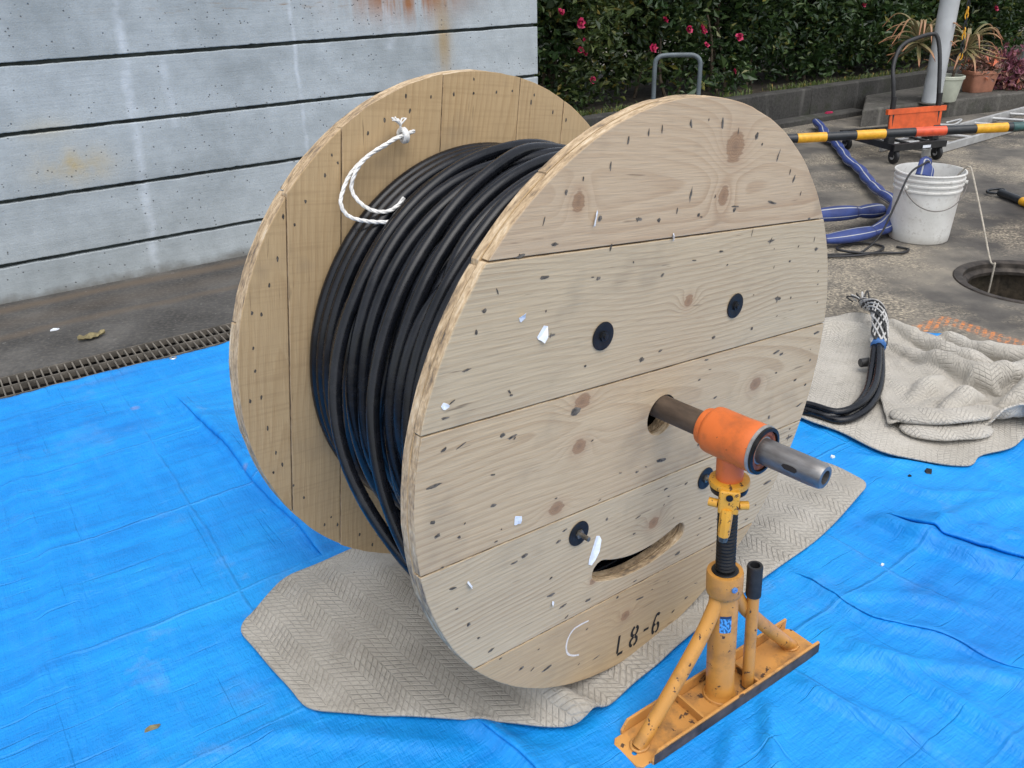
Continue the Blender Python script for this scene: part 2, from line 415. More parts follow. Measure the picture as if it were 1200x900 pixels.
# ---- board-marked concrete wall
def m_wall():
    b = NB('board_marked_concrete'); c = b.coord(); o = b.sep(c); x, z = o[0], o[2]
    n1 = b.noise(b.vec(b.mul(x, .9), 0, b.mul(z, 2.2)), 1.5, 4, .6); n2 = b.noise(c, 9, 3, .6); f = b.noise(c, 120, 1)
    rowi = b.math('FLOOR', b.mul(b.sub(z, .183), 1/.295))
    rv = b.noise(b.vec(rowi, b.mul(x, .35), 7.7), 3.1, 1)
    k = b.ramp(b.add(b.add(b.mul(n1, .4), b.mul(n2, .3)), b.mul(rv, .3)), [(.36, (.275, .304, .311)), (.5, (.385, .421, .432)), (.64, (.48, .522, .536))])
    k = b.mix(b.mul(b.rng(f, .5, .8), .32), k, (.24, .262, .268))
    k = b.mix(b.mul(b.rng(b.noise(c, 26, 3, .65), .54, .72), .30), k, (.25, .275, .285))
    # horizontal board grain
    wg = b.noise(b.vec(b.mul(x, 3), 0, b.mul(z, 60)), 1, 3)
    k = b.mix(b.mul(b.rng(wg, .5, .75), .25), k, (.33, .355, .36))
    # lime streaks running down
    for sx, wd_, z0, z1, am, lean in ((.735, .032, -.1, 3, .48, .06), (1.645, .016, .45, 3, .45, .0), (.97, .03, .72, 1.08, .3, .0), (2.2, .05, 1.0, 1.25, .3, 0)):
        xx = b.sub(b.sub(x, sx), b.add(b.mul(z, lean), b.mul(b.sub(b.noise(b.vec(0, 3, b.mul(z, 5)), 1, 3), .5), .05)))
        mk = b.mul(b.rng(b.math('ABSOLUTE', xx), wd_, wd_*.2), b.mul(b.math('GREATER_THAN', z, z0), b.math('LESS_THAN', z, z1)))
        k = b.mix(b.mul(mk, b.mul(b.rng(n2, .3, .6), am)), k, (.66, .71, .76))
    # rust: a band high up with drips, and an ochre patch
    drip = b.rng(b.noise(b.vec(b.mul(x, 16), 0, b.mul(z, 1.3)), 1, 3, .65), .33, .55)
    band = b.math('MINIMUM', b.mul(b.gauss(2.34, 1.27, x, z, .32, .11), 1.25), 1.0)
    tail = b.gauss(2.545, 1.02, x, z, .055, .20)
    k = b.mix(b.mul(b.mul(band, drip), .95), k, (.30, .125, .045))
    k = b.mix(b.mul(b.mul(tail, b.add(b.mul(drip, .5), .25)), 1.0), k, (.36, .245, .10))
    bl = b.rng(b.noise(b.vec(b.mul(x, 9), 0, b.mul(z, 70)), 1, 3), .55, .72)
    k = b.mix(b.mul(b.mul(bl, b.gauss(1.7, 1.255, x, z, .75, .03)), .8), k, (.27, .17, .09))
    k = b.mix(b.mul(b.mul(b.gauss(.47, .60, x, z, .16, .085), b.rng(n2, .3, .65)), .8), k, (.44, .34, .16))
    k = b.mix(b.mul(b.gauss(.40, .78, x, z, .12, .05), .3), k, (.46, .38, .2))
    k = b.mix(b.mul(b.rng(b.add(z, b.mul(b.sub(n2, .5), .09)), .05, .0), .7), k, (.14, .125, .10))
    # blow holes
    v1 = b.voro(c, 34); p1 = b.mul(b.rng(v1, .15, .08), b.math('GREATER_THAN', b.noise(c, 4.5, 2), .50))
    v2 = b.voro(b.vadd(c, (3, 1, 2)), 15); p2 = b.mul(b.rng(v2, .075, .04), b.math('GREATER_THAN', b.noise(c, 2.3, 2), .50))
    pit = b.math('MAXIMUM', p1, p2)
    rc = b.noise(b.vec(b.mul(x, 14), 0, b.mul(z, 26)), 1.3, 4, .65)
    pit2 = b.mul(b.rng(rc, .68, .74), .6)
    k = b.mix(b.mul(b.math('MAXIMUM', pit, pit2), .85), k, (.10, .105, .105))
    h = b.sub(b.add(b.mul(f, .3), b.mul(wg, .35)), b.mul(b.math('MAXIMUM', p1, p2), 1.2))
    return b.bsdf(k, .80, 0, b.bump(h, .55, .006), .3)
M_WALL = m_wall()
wall = empty('concrete_wall', (*wxy(0, 0), 0), (0, 0, GA))
tag(wall, 'pale grey board marked concrete wall with rust stains behind the drum', 'wall')
M_GRV = plain('groove_dark_green', (.055, .066, .060), .9, 0, .3, 10)  # dark green-grey tone of the core, visible in the panel joints
MB().box((-2.5, .034, -.12), (3.21, .28, 2.245)).build('core', M_GRV, wall)
zs = [-.1, .183, .478, .773, 1.068, 1.363, 1.658, 1.953, 2.25]
for i in range(len(zs)-1):
    # panels: slightly wavy long edges
    N = 360; xs = np.linspace(-2.5, 3.217, N); z0 = zs[i]+(.009 if i else 0); z1 = zs[i+1]-.009
    V = []
    for x in xs:
        e0 = .0022*fnoise(x, i, 7, 3)+.0015*fnoise(x, i, 31, 4); e1 = .003*fnoise(x, i, 8, 9)+.002*fnoise(x, i, 40, 2)
        yy = .0015*fnoise(x, i, 1.5, 6)
        e1 -= .006*max(0, fnoise(x, i, 17, 12)-.42); e0 += .012*max(0, fnoise(x, i, 23, 14)-.40)+.0012*fnoise(x, i, 70, 5)
        V += [(x, yy, z0+e0), (x, .032, z0+e0), (x, .032, z1+e1), (x, yy, z1+e1)]
    Fc = [(0, 3, 2, 1), (4*N-4, 4*N-3, 4*N-2, 4*N-1)]
    for j in range(N-1):
        for k in range(4): Fc.append((4*j+k, 4*j+(k+1) % 4, 4*j+4+(k+1) % 4, 4*j+4+k))
    p = mesh_obj('panel', V, [f[::-1] for f in Fc], M_WALL, wall); bev(p, .004, 2, 50)

# ---- low retaining wall of the planting bed
RD = np.array([.855, .518]); RN = np.array([-.518, .855]); RP = np.array([2.63, 8.15])
def rxy(t, d): q = RP+RD*t+RN*d; return (float(q[0]), float(q[1]))
def m_oldconc(name, dark, lite):
    b = NB(name); c = b.coord(); n = b.noise(c, 2.5, 5, .65); f = b.noise(c, 40, 4, .6)
    o_ = b.sep(c); st = b.noise(b.vec(b.mul(o_[0], 9), b.mul(o_[1], 9), b.mul(o_[2], 1.2)), 1, 3)
    k = b.mix(b.rng(b.add(b.mul(n, .6), b.mul(f, .4)), .35, .68), dark, lite)
    k = b.mix(b.mul(b.rng(st, .58, .72), .55), k, tuple(min(1, x*1.7) for x in lite))
    k = b.mix(b.mul(b.rng(b.noise(c, 6, 4), .52, .7), .5), k, (.035, .042, .022))
    return b.bsdf(k, .88, 0, b.bump(f, .6, .008), .25)
M_RET = m_oldconc('mossy_old_concrete', (.035, .034, .032), (.085, .082, .075))
M_SLAB = m_oldconc('slab_concrete', (.055, .052, .047), (.13, .122, .108))
rw = empty('retaining_wall', (*rxy(0, 0), 0), (0, 0, math.atan2(RD[1], RD[0])))
tag(rw, 'low dark mossy concrete retaining wall below the hedge', 'wall')
for x0, x1 in ((-4.0, -1.42), (-1.415, .30), (.305, 2.4), (2.405, 7.0)):
    bev(MB().box((x0, 0, -.1), (x1, .14, .285+.006*math.sin(x0*9))).build('block', M_RET, rw), .012, 2)
bev(MB().box((-4.0, -.16, -.1), (.9, -.004, .05)).build('footing', M_RET, rw), .012, 2)
def m_soil():
    b = NB('bed_soil'); c = b.coord(); n = b.noise(c, 7, 5, .7)
    return b.bsdf(b.ramp(n, [(.3, (.018, .014, .010)), (.6, (.05, .038, .024)), (.8, (.09, .06, .035))]), .95, 0, b.bump(n, .8, .03))
bed = MB().box((-4.0, .14, -.1), (7.0, 2.6, .25)).build('planting_bed', m_soil()); bed.location = (*rxy(0, 0), 0); bed.rotation_euler.z = math.atan2(RD[1], RD[0]); tag(bed, kind='structure')
# ---- raised slab
sp = [(3.20, 7.85), (5.2, 8.652), (7.6, 9.60), (7.6, 13.0), (6.0, 10.3), (3.55, 8.68)]
V = [(*p, -.05) for p in sp]+[(*p, .155) for p in sp]; n_ = len(sp)
o = mesh_obj('platform', V, [tuple(range(n_))[::-1], tuple(range(n_, 2*n_))]+[(i, (i+1) % n_, n_+(i+1) % n_, n_+i) for i in range(n_)], M_SLAB)
bev(o, .02, 3); tag(o, kind='structure')

# ---- manhole
M_IRON = plain('cast_iron', (.055, .046, .038), .6, .5, .3, 20, .3, 80)
M_PIT = m_oldconc('pit_concrete', (.05, .042, .032), (.16, .125, .085))
mh = empty('manhole', (*MH_C, 0)); tag(mh, 'open round manhole with stepped iron rim in the ground', 'manhole')
MB().lathe([(.250, -.035), (.262, -.022), (.275, -.020), (.277, .0), (.292, .005), (.318, .006), (.322, .001), (.322, -.05), (.250, -.05)], 64, closed_prof=True).build('rim', M_IRON, mh)
MB().lathe([(.2995, -.052), (.30, -.35), (.40, -.6), (.42, -1.6), (.0, -1.62)][::-1], 48, caps=False).build('shaft', M_PIT, mh)

# ---- hedge
def m_leaf(name, c0, c1, c2, rough=.38):
    b = NB(name); u = b.sep(b.coord('UV'))
    k = b.ramp(u[0], [(0, c0), (.55, c1), (.93, c2), (1, (c2[0]*2.6, c2[1]*1.5, c2[2]))])
    p = b.n('ShaderNodeBsdfPrincipled'); b.put(p.inputs['Base Color'], k); b.put(p.inputs['Roughness'], rough)
    t = b.n('ShaderNodeBsdfTranslucent'); b.put(t.inputs[0], b.mix(.5, k, (.10, .16, .02)))
    mx = b.n('ShaderNodeMixShader'); b.put(mx.inputs[0], .18)
    b.t.links.new(p.outputs[0], mx.inputs[1]); b.t.links.new(t.outputs[0], mx.inputs[2]); b.t.links.new(mx.outputs[0], b.out.inputs['Surface'])
    return b.m
M_LEAF = [m_leaf('camellia_leaf', (.014, .032, .012), (.034, .072, .022), (.075, .12, .035)),
          m_leaf('azalea_leaf', (.020, .038, .012), (.048, .080, .022), (.105, .13, .035), .5)]
M_BARK = plain('shrub_bark', (.10, .075, .05), .9, 0, .3, 30, .4, 90)
M_PET = plain('pink_petal', (.40, .014, .075), .5, 0, .25, 40)
M_STAM = plain('stamen', (.75, .5, .08), .6)
def leaves_mesh(C, size, rg, up=.35):
    n = len(C); d = rg.normal(size=(n, 3)); d[:, 2] = np.abs(d[:, 2])*.7+up*rg.normal(size=n)
    d /= np.linalg.norm(d, axis=1)[:, None]
    q = rg.normal(size=(n, 3)); q[:, 2] += .9; s = np.cross(d, q); s /= np.linalg.norm(s, axis=1)[:, None]+1e-9
    nn = np.cross(s, d)
    L = size*np.exp(rg.normal(-.08, .32, n))[:, None]; Wd = L*rg.uniform(.18, .30, n)[:, None]
    a = C-d*L*.5; t = C+d*L*.5-nn*L*.10; m1 = C+s*Wd+nn*L*.10-d*L*.04; m2 = C-s*Wd+nn*L*.10-d*L*.04
    V = np.stack([a, m1, t, m2], 1).reshape(-1, 3); i = np.arange(n)*4
    Fc = np.concatenate([np.stack([i, i+1, i+2], 1), np.stack([i, i+2, i+3], 1)])
    uv = np.repeat(np.stack([rg.uniform(0, 1, n), rg.uniform(0, 1, n)], 1), 4, 0)
    return V, Fc, uv
def flower(parent, loc, sz=.038):
    m = MB()
    for ring, (k, tilt, ln) in enumerate(((6, .35, 1.0), (5, .85, .8), (3, 1.2, .55))):
        for i in range(k):
            a = 2*math.pi*(i+.5*ring)/k+random.uniform(-.15, .15); pts = []
            for t in (0, .5, 1.0):
                rr = sz*ln*t*math.cos(tilt*t); zz = sz*ln*t*math.sin(tilt)*(.5+.5*t); wdt = sz*.42*(math.sin(math.pi*(.15+.6*t)))
                for sg in (-1, 1): pts.append((rr*math.cos(a)-sg*wdt*math.sin(a)+random.uniform(-.2, .2)*sz, rr*math.sin(a)+sg*wdt*math.cos(a)+random.uniform(-.2, .2)*sz, zz+random.uniform(-.2, .2)*sz))
            m.raw(pts, [(0, 2, 3, 1), (2, 4, 5, 3)])
    f = m.build('flower', M_PET, parent, None); f.location = loc
    f.rotation_euler = (rad(60)+random.uniform(-.4, .4), random.uniform(-.5, .5), rad(20)+random.uniform(-.6, .6))
    MB().lathe([(0, sz*.1), (sz*.09, sz*.2), (sz*.08, sz*.38), (0, sz*.42)], 8).build('stamen', M_STAM, f)
    return f
FLW = [(0.38, 7.23, 1.06), (0.54, 7.33, 0.97), (0.61, 7.37, 0.83), (0.54, 7.33, 0.77), (0.61, 7.37, 0.74), (0.68, 7.41, 0.53), (1.32, 7.80, 0.94), (1.51, 7.92, 0.86), (1.64, 7.99, 0.86), (1.70, 8.03, 0.72), (3.49, 9.11, 0.95), (2.01, 8.22, 0.48), (5.46, 10.31, 0.81), (2.03, 8.23, 0.76), (1.67, 8.01, 0.83), (1.22, 7.74, 0.73)]
SHR = [(-2.75, .8, 2.0, 0, 'dark leafy shrub with pink blooms just beside the concrete wall end'),
       (-1.65, .85, 1.9, 1, 'looser yellowish green shrub with bare stems behind the grey pipe rail'),
       (-.55, .8, 1.95, 0, 'dark glossy shrub with pink blooms above the drum top'),
       (.55, .85, 2.05, 0, 'dense dark shrub above the blank stretch of retaining wall'),
       (1.65, .85, 1.95, 0, 'dark shrub behind the red tipped potted plant'),
       (2.85, .95, 2.1, 1, 'lighter green shrub behind the white pole and yellow chain'),
       (4.1, .95, 2.1, 0, 'dark green shrub at the right edge of the hedge')]
shr_objs = []
for i, (t, d, hgt, mt, lab) in enumerate(SHR):
    r2 = np.random.default_rng(50+i)
    x, y = rxy(t, d)
    e = empty('flowering_shrub', (x, y, .25), (0, 0, math.atan2(RD[1], RD[0])))
    tag(e, lab, 'shrub', 'flowering shrubs of the hedge'); shr_objs.append(e)
    # clumps spread over the volume (box-like clipped hedge with lumps)
    nc = 210; cx = r2.uniform(-.72, .72, nc); cz = r2.uniform(.10, hgt-.25, nc)
    cy = -.46+np.abs(r2.normal(0, .22, nc))+.10*np.sin(cx*4+i)+.08*np.sin(cz*6+i*2)
    keep = r2.uniform(size=nc) < np.where(cz < .30, .7 if mt == 0 else .35, 1.0)
    if i in (1, 2): keep &= ~((cz < .55) & (r2.uniform(size=nc) < .6))
    C = np.stack([cx, cy, cz], 1)[keep]
    per = 64; P = np.repeat(C, per, 0)+r2.normal(size=(len(C)*per, 3))*np.array([.085, .07, .075])
    # back layer closing the hedge
    nb = 4200; B = np.stack([r2.uniform(-.75, .75, nb), r2.uniform(-.1, .5, nb), r2.uniform(.12, hgt-.2, nb)], 1)
    P = np.vstack([P, B]); P = P[P[:, 2] > .03]
    V, Fc, uv = leaves_mesh(P, .066 if mt == 0 else .070, r2)
    fo = mesh_obj('foliage', V, Fc, M_LEAF[mt], e, False, None, uv); fo['kind'] = 'stuff'
    for k in range(7):
        bx, by = r2.uniform(-.5, .5), r2.uniform(-.3, .25); p = [(bx, by, -.05)]
        for zz in np.linspace(.2, hgt*.8, 6): bx += r2.normal(0, .05); by += r2.normal(0, .04); p.append((bx, by, zz))
        MB().tube(smooth_path(p, 14), np.linspace(.016, .005, 14), 6).build('stem', M_BARK, e)
for (fx, fy, fz) in FLW:
    tt = (fx-RP[0])*RD[0]+(fy-RP[1])*RD[1]
    e = min(shr_objs, key=lambda s: abs((s.location.x-RP[0])*RD[0]+(s.location.y-RP[1])*RD[1]-tt))
    loc = Euler((0, 0, -math.atan2(RD[1], RD[0]))).to_matrix() @ (Vector((fx, fy, fz))-e.location)
    loc.y = min(loc.y, -.50)-.06
    flower(e, loc, random.uniform(.024, .042))
# far dark hedge mass closing the view behind
r2 = np.random.default_rng(3)
nb = 16000; B = np.stack([r2.uniform(-4, 7, nb), 1.9+r2.normal(0, .2, nb), .26+2.3*r2.uniform(0, 1, nb)**.8], 1)
V, Fc, uv = leaves_mesh(B, .13, r2)
o = mesh_obj('rear_hedge', V, Fc, M_LEAF[0], None, False, None, uv); o.location = (*rxy(0, 0), 0); o.rotation_euler.z = math.atan2(RD[1], RD[0]); tag(o, kind='stuff', label='dark mass of hedge foliage behind the flowering shrubs', cat='hedge')
# grass and weeds along the bed edge
gv = []; gf = []; gu = []
for k in range(5200):
    t = r2.uniform(-3.6, 3.0)
    if float(vn(t, 0, 2.6, 3))+.35*float(vn(t, 0, 9, 5)) < r2.uniform(-.55, .45): continue
    d = .10+abs(r2.normal(0, .12)); x, y = rxy(t, d); h = r2.uniform(.015, .06); a = r2.uniform(0, 6.28); wdt = .005
    z0 = .25 if d > .14 else .284
    ln = r2.uniform(.2, 1.0)*h; i0 = len(gv); lx, ly = math.cos(a)*ln, math.sin(a)*ln; px, py = -math.sin(a)*wdt, math.cos(a)*wdt
    gv += [(x-px, y-py, z0-.01), (x+px, y+py, z0-.01), (x+px*.8+lx*.4, y+py*.8+ly*.4, z0+h*.7), (x-px*.8+lx*.4, y-py*.8+ly*.4, z0+h*.7), (x+lx, y+ly, z0+h)]
    gf += [(i0, i0+1, i0+2, i0+3), (i0+3, i0+2, i0+4)]; q = r2.uniform(0, 1); gu += [(q, q)]*5
M_GRASS = m_leaf('grass_blade', (.045, .075, .018), (.10, .14, .035), (.19, .19, .06), .6)
tag(mesh_obj('grass', gv, gf, M_GRASS, None, False, None, gu), 'short grass and weeds along the top of the retaining wall', 'grass', kind='stuff')

# ================================================================== BLUE SHEET
def m_tarp():
    b = NB('blue_polythene_weave'); c = b.coord(); o = b.sep(c)
    ca, sa = float(WD[0]), float(WD[1])                # coordinates squared to the wall
    p = b.add(b.mul(o[0], ca), b.mul(o[1], sa)); q = b.sub(b.mul(o[1], ca), b.mul(o[0], sa))
    n = b.noise(c, 2.2, 4, .6)
    st1 = b.noise(b.vec(b.mul(p, 2.0), b.mul(q, 24), 0), 1, 3, .6, .3)
    st2 = b.noise(b.vec(b.mul(p, 24), b.mul(q, 2.4), 5), 1, 3, .6, .3)
    k = b.ramp(b.add(b.mul(n, .6), b.mul(st1, .4)), [(.34, (.003, .180, .57)), (.5, (.005, .248, .69)), (.66, (.010, .315, .77))])
    k = b.mix(b.mul(b.rng(st2, .5, .75), .22), k, (.05, .33, .85))
    dirt = b.rng(b.noise(b.vadd(c, (2, 5, 1)), 3.1, 4, .7), .60, .80)
    k = b.mix(b.mul(dirt, .30), k, (.19, .27, .40))
    rd = b.mul(b.rng(b.voro(b.vadd(c, (8, 2, 1)), 3.3), .07, .03), .35); k = b.mix(rd, k, (.34, .25, .33))
    crease = b.rng(b.noise(b.vec(b.mul(p, 2.6), b.mul(q, 58), 9), 1.0, 2, .55, .15), .655, .73)
    crease2 = b.rng(b.noise(b.vec(b.mul(p, 46), b.mul(q, 2.2), 3), 1.0, 2, .55, .15), .665, .74)
    wk = b.noise(b.vec(b.mul(p, 36), b.mul(q, 150), 2), 1, 2, .6); wk2 = b.noise(b.vec(b.mul(p, 150), b.mul(q, 36), 2), 1, 2, .6)
    def gl(v, pitch, off):
        return b.rng(b.math('ABSOLUTE', b.sub(b.math('FRACT', b.add(b.mul(b.add(v, b.mul(b.sub(n, .5), .05)), 1/pitch), off)), .5)), .485, .5)
    grid = b.mul(b.math('MAXIMUM', gl(p, .46, .2), gl(q, .46, .05)), b.rng(b.noise(c, 1.7, 1), .40, .60))
    k = b.mix(b.mul(grid, .15), k, (.10, .36, .82))
    dust = b.mul(b.rng(b.noise(b.vadd(c, (1, 7, 3)), 5.5, 4, .75), .60, .78), b.rng(n, .4, .65)); k = b.mix(b.mul(dust, .30), k, (.35, .42, .50))
    h = b.add(b.add(b.mul(st1, .45), b.mul(st2, .40)), b.add(b.add(b.mul(b.add(crease, b.mul(crease2, .7)), -.42), b.mul(grid, .5)), b.mul(b.add(wk, wk2), .30)))
    return b.bsdf(k, .50, 0, b.bump(h, .72, .011), .36)
M_TARP = m_tarp()
RG = [([(-1.348, 2.951), (-1.22, 2.77), (-1.05, 2.56), (-.93, 2.41), (-.80, 2.23), (-.70, 2.11), (-.60, 1.97), (-.54, 1.88)], .020, .012, .09),
      ([(-.83, 2.50), (-.70, 2.36), (-.58, 2.33), (-.48, 2.40)], .018, .012, .03), ([(-.78, 2.42), (-.66, 2.24), (-.52, 2.10)], .012, .010, .03),
      ([(.62, 1.76), (.731, 1.685), (.80, 1.56), (.86, 1.515), (.939, 1.496), (1.02, 1.44), (1.2, 1.36)], .012, .006, .03),
      ([(.98, 1.95), (1.06, 1.86), (1.18, 1.74), (1.45, 1.60)], .034, .020, .05), ([(1.08, 1.97), (1.22, 1.86), (1.4, 1.80), (1.55, 1.78)], .020, .012, .04),
      ([(.50, 1.345), (.515, 1.27), (.497, 1.20), (.47, 1.05)], .024, .010, .022), ([(.56, 1.39), (.64, 1.31), (.73, 1.25), (.85, 1.15)], .018, .010, .026), ([(.44, 1.29), (.42, 1.2), (.35, 1.05)], .016, .010, .02),
      ([(.62, 1.44), (.80, 1.40), (1.0, 1.37), (1.2, 1.27)], .016, .012, .03), ([(.70, 1.50), (.82, 1.40), (.93, 1.25), (1.02, 1.10)], .020, .012, .035), ([(.75, 1.62), (.95, 1.62), (1.2, 1.52)], .012, .010, .03),
      ([(-.14, 1.275), (-.072, 1.245), (-.003, 1.173), (.08, 1.05)], .016, .007, .03),
      ([(1.02, 2.28), (1.12, 2.25), (1.21, 2.225), (1.32, 2.17)], .010, .006, .016), ([(1.0, 1.75), (1.15, 1.88), (1.35, 1.98), (1.7, 2.05)], .018, .014, .04), ([(1.2, 1.45), (1.4, 1.68), (1.8, 1.95)], .020, .015, .05),
      ([(1.05, 2.15), (1.2, 2.05), (1.45, 2.02)], .012, .010, .03), ([(1.38, 2.12), (1.5, 2.0), (1.7, 1.8)], .012, .010, .03),
      ([(-1.42, 1.88), (-1.322, 1.932), (-1.124, 2.035), (-1.0, 2.06)], .006, .006, .02), ([(-1.25, 1.64), (-1.106, 1.71), (-.9, 1.80), (-.709, 1.867), (-.6, 1.90)], .007, .005, .02), ([(-1.0, 1.46), (-.8, 1.55), (-.62, 1.60)], .005, .005, .016),
      ([(-1.75, 2.5), (-1.5, 2.15), (-1.25, 1.85), (-1.1, 1.5), (-1.0, 1.2)], .009, .02, .06), ([(-.80, 1.15), (-.6, 1.2), (-.45, 1.27)], .008, .007, .03), ([(-1.35, 2.45), (-1.15, 2.55), (-1.0, 2.62)], .005, .006, .02),
      ([(-.55, 1.25), (-.35, 1.23), (-.1, 1.20)], .010, .010, .03), ([(.15, 1.20), (.25, 1.15), (.30, 1.0)], .012, .009, .03), ([(.02, 1.20), (.12, 1.12), (.2, 1.0)], .010, .008, .03)]
def tarp_z(x, y):
    x = np.asarray(x, float); y = np.asarray(y, float); p = x*WD[0]+y*WD[1]; q = y*WD[0]-x*WD[1]
    z = .009+.004*vn(x, y, 1.6, 2)+.0018*vn(p, q*3.0, 3.0, 8)+.0016*vn(p*3.0, q, 3.2, 4)+.0012*vn(p, q*3.5, 14, 3)+.0009*vn(p*3.5, q, 14, 6)
    z = z+.0050*(1-np.abs(vn(p+.3*q, q*2.2, 2.6, 31)))**7+.0042*(1-np.abs(vn(p*2.4-.4*q, q, 2.3, 33)))**7+.0030*(1-np.abs(vn(p, q*2.5, 6.5, 35)))**6*(vn(x, y, 1.1, 36) > 0)
    for pts, h, w1, w2 in RG: z = z+ridge(x, y, pts, h, max(w1, .012), w2)
    fl = np.exp(-(((x-JX0)*.825+(y-JY0)*.565)/.30)**6-(((y-JY0)*.825-(x-JX0)*.565)/.085)**6)     # pressed flat under the jack
    z = z*(1-fl)+.008*fl
    return np.maximum(.004, z)
JX0, JY0 = .427, 1.3245
TO = [wxy(-1.6, 1.155), wxy(-.6, 1.16), wxy(-.1, 1.157), wxy(.42, 1.150), wxy(.58, 1.175), wxy(.85, 1.153), wxy(1.4, 1.16), wxy(2.1, 1.20), (.30, 3.75), (1.0, 3.52),
      (1.277, 3.405), (1.55, 3.28), (1.795, 3.20), (1.90, 3.05), (2.05, 2.86), (2.6, 2.2), (2.4, .9), (2.0, -.4), (-2.6, -.4), (-2.9, 1.0)]
tarp = sheet('tarpaulin', TO, .0135, tarp_z, M_TARP, thick=.0015, jag=.008)
tag(tarp, 'creased bright blue plastic sheet spread on the ground under everything', 'tarpaulin')
def flap(path, wd_, h, sgn=1.0):
    """a fold of the sheet lying over itself: rolled free edge, tapering back into the sheet"""
    P = smooth_path([(p[0], p[1], 0) for p in path], 70)[:, :2]; T_ = np.gradient(P, axis=0); T_ /= np.linalg.norm(T_, axis=1)[:, None]; N_ = np.stack([-T_[:, 1], T_[:, 0]], 1)*sgn
    t = np.linspace(0, 1, 70); env = np.minimum(1, t*6)*np.minimum(1, (1-t)*6); V = []
    prof = [(.35, -.0005), (.12, .0), (.02, .10), (-.02, .5), (.0, .92), (.08, 1.0), (.25, .82), (.5, .45), (.8, .12), (1.0, -.05)]
    for i in range(70):
        wob_ = 1+.22*float(vn(t[i]*7, 0, 1, 81+h*100))
        for a_, z_ in prof:
            q_ = P[i]+N_[i]*wd_*a_*wob_*(.25+.75*env[i]); V.append((q_[0], q_[1], .0016+h*max(z_, -.05)*env[i]*wob_))
    V = np.array(V); V[:, 2] += tarp_z(V[:, 0], V[:, 1])
    n = len(prof); Fc = [(i*n+k, i*n+k+1, (i+1)*n+k+1, (i+1)*n+k) for i in range(69) for k in range(n-1)]
    if sgn < 0: Fc = [f[::-1] for f in Fc]
    return mesh_obj('fold', V, Fc, M_TARP, tarp, True)
flap([(-1.237, 2.788), (-1.085, 2.587), (-.961, 2.436), (-.895, 2.342), (-.817, 2.223), (-.748, 2.135), (-.615, 1.967), (-.545, 1.87), (-.52, 1.84)], .085, .017)
flap([(-.90, 2.40), (-.84, 2.34), (-.785, 2.36), (-.765, 2.42)], .032, .012, -1)
flap([(-.09, 1.262), (-.055, 1.225), (-.003, 1.173), (.05, 1.10), (.09, 1.03)], .06, .009)
flap([(.70, 1.712), (.735, 1.68), (.79, 1.60), (.84, 1.535), (.90, 1.51), (.98, 1.47), (1.06, 1.40), (1.2, 1.33)], .045, .005)
flap([(1.04, 1.955), (1.12, 1.87), (1.22, 1.80), (1.36, 1.72), (1.5, 1.66)], .11, .014)
M_EYE = plain('aluminium_eyelet', (.62, .62, .6), .35, .9)
for s, m in ((.505, 1.190), (-.42, 1.19), (1.45, 1.19)):
    x, y = wxy(s, m); e = MB().lathe([(.006, 0), (.006, .003), (.013, .003), (.015, 0)], 14, closed_prof=True).build('eyelet', M_EYE, tarp)
    e.location = (x, y, float(tarp_z(x, y))+.0018)

# ================================================================== PACKING MATS
def m_mat(name, ang, ox, oy, lite=1.0):
    b = NB(name); u = b.sep(b.coord('UV')); ca, sa = math.cos(ang), math.sin(ang)
    wob = b.noise(b.coord('UV'), 6, 1, col=True); ws = b.sep(wob)
    x = b.add(b.sub(u[0], ox), b.mul(b.sub(ws[0], .5), .022)); y = b.add(b.sub(u[1], oy), b.mul(b.sub(ws[1], .5), .022))
    p = b.add(b.mul(x, ca), b.mul(y, sa)); q = b.sub(b.mul(y, ca), b.mul(x, sa))
    w_ = .050
    t = b.math('PINGPONG', p, w_)
    def groove(v, pitch, wd_): return b.rng(b.math('ABSOLUTE', b.sub(b.math('FRACT', b.mul(v, 1/pitch)), .5)), .5-wd_, .5)
    g1 = groove(b.add(q, b.mul(t, .85)), .0165, .20)
    g2 = groove(p, w_/3.0, .10); g2b = b.mul(g2, .75)
    gr_ = b.math('MAXIMUM', g1, g2b)
    n = b.noise(b.coord('UV'), 3.2, 5, .62); f = b.noise(b.coord('UV'), 190, 3, .7)
    k = b.ramp(n, [(.3, tuple(lite*v for v in (.345, .318, .272))), (.55, tuple(lite*v for v in (.455, .424, .370))), (.75, tuple(lite*v for v in (.515, .487, .435)))])
    k = b.mix(b.mul(b.rng(f, .4, .7), .28), k, (.16, .145, .12))
    k = b.mix(b.mul(gr_, b.rng(b.noise(b.coord('UV'), 5, 3), .35, .65, .02, .10)), k, (.16, .145, .125))
    k = b.mix(b.mul(b.rng(b.noise(b.coord('UV'), 9, 5, .7), .55, .75), .4), k, (.17, .15, .12))
    spk = b.rng(b.voro(b.coord('UV'), 13), .035, .02); k = b.mix(b.mul(spk, .7), k, (.06, .05, .045))
    h = b.sub(b.mul(f, .25), gr_)
    nr = b.bump(b.noise(b.coord('UV'), 20, 3, .6, .8), .6, .012); nr = b.bump(h, b.rng(b.noise(b.coord('UV'), 4, 3), .3, .7, .35, .80), .0048, nr)
    return b.bsdf(k, .95, 0, nr, .1, Sheen_Weight=.15)
MT1 = [([(.20, 1.25), (.115, 1.275), (.05, 1.34), (-.03, 1.42), (-.14, 1.52)], .040, .026), ([(-.45, 1.40), (-.3, 1.55), (-.2, 1.7)], .010, .06), ([(.65, 1.85), (.8, 1.95), (1.0, 2.10)], .012, .05), ([(-.6, 1.6), (-.45, 1.72), (-.3, 1.78)], .012, .05)]
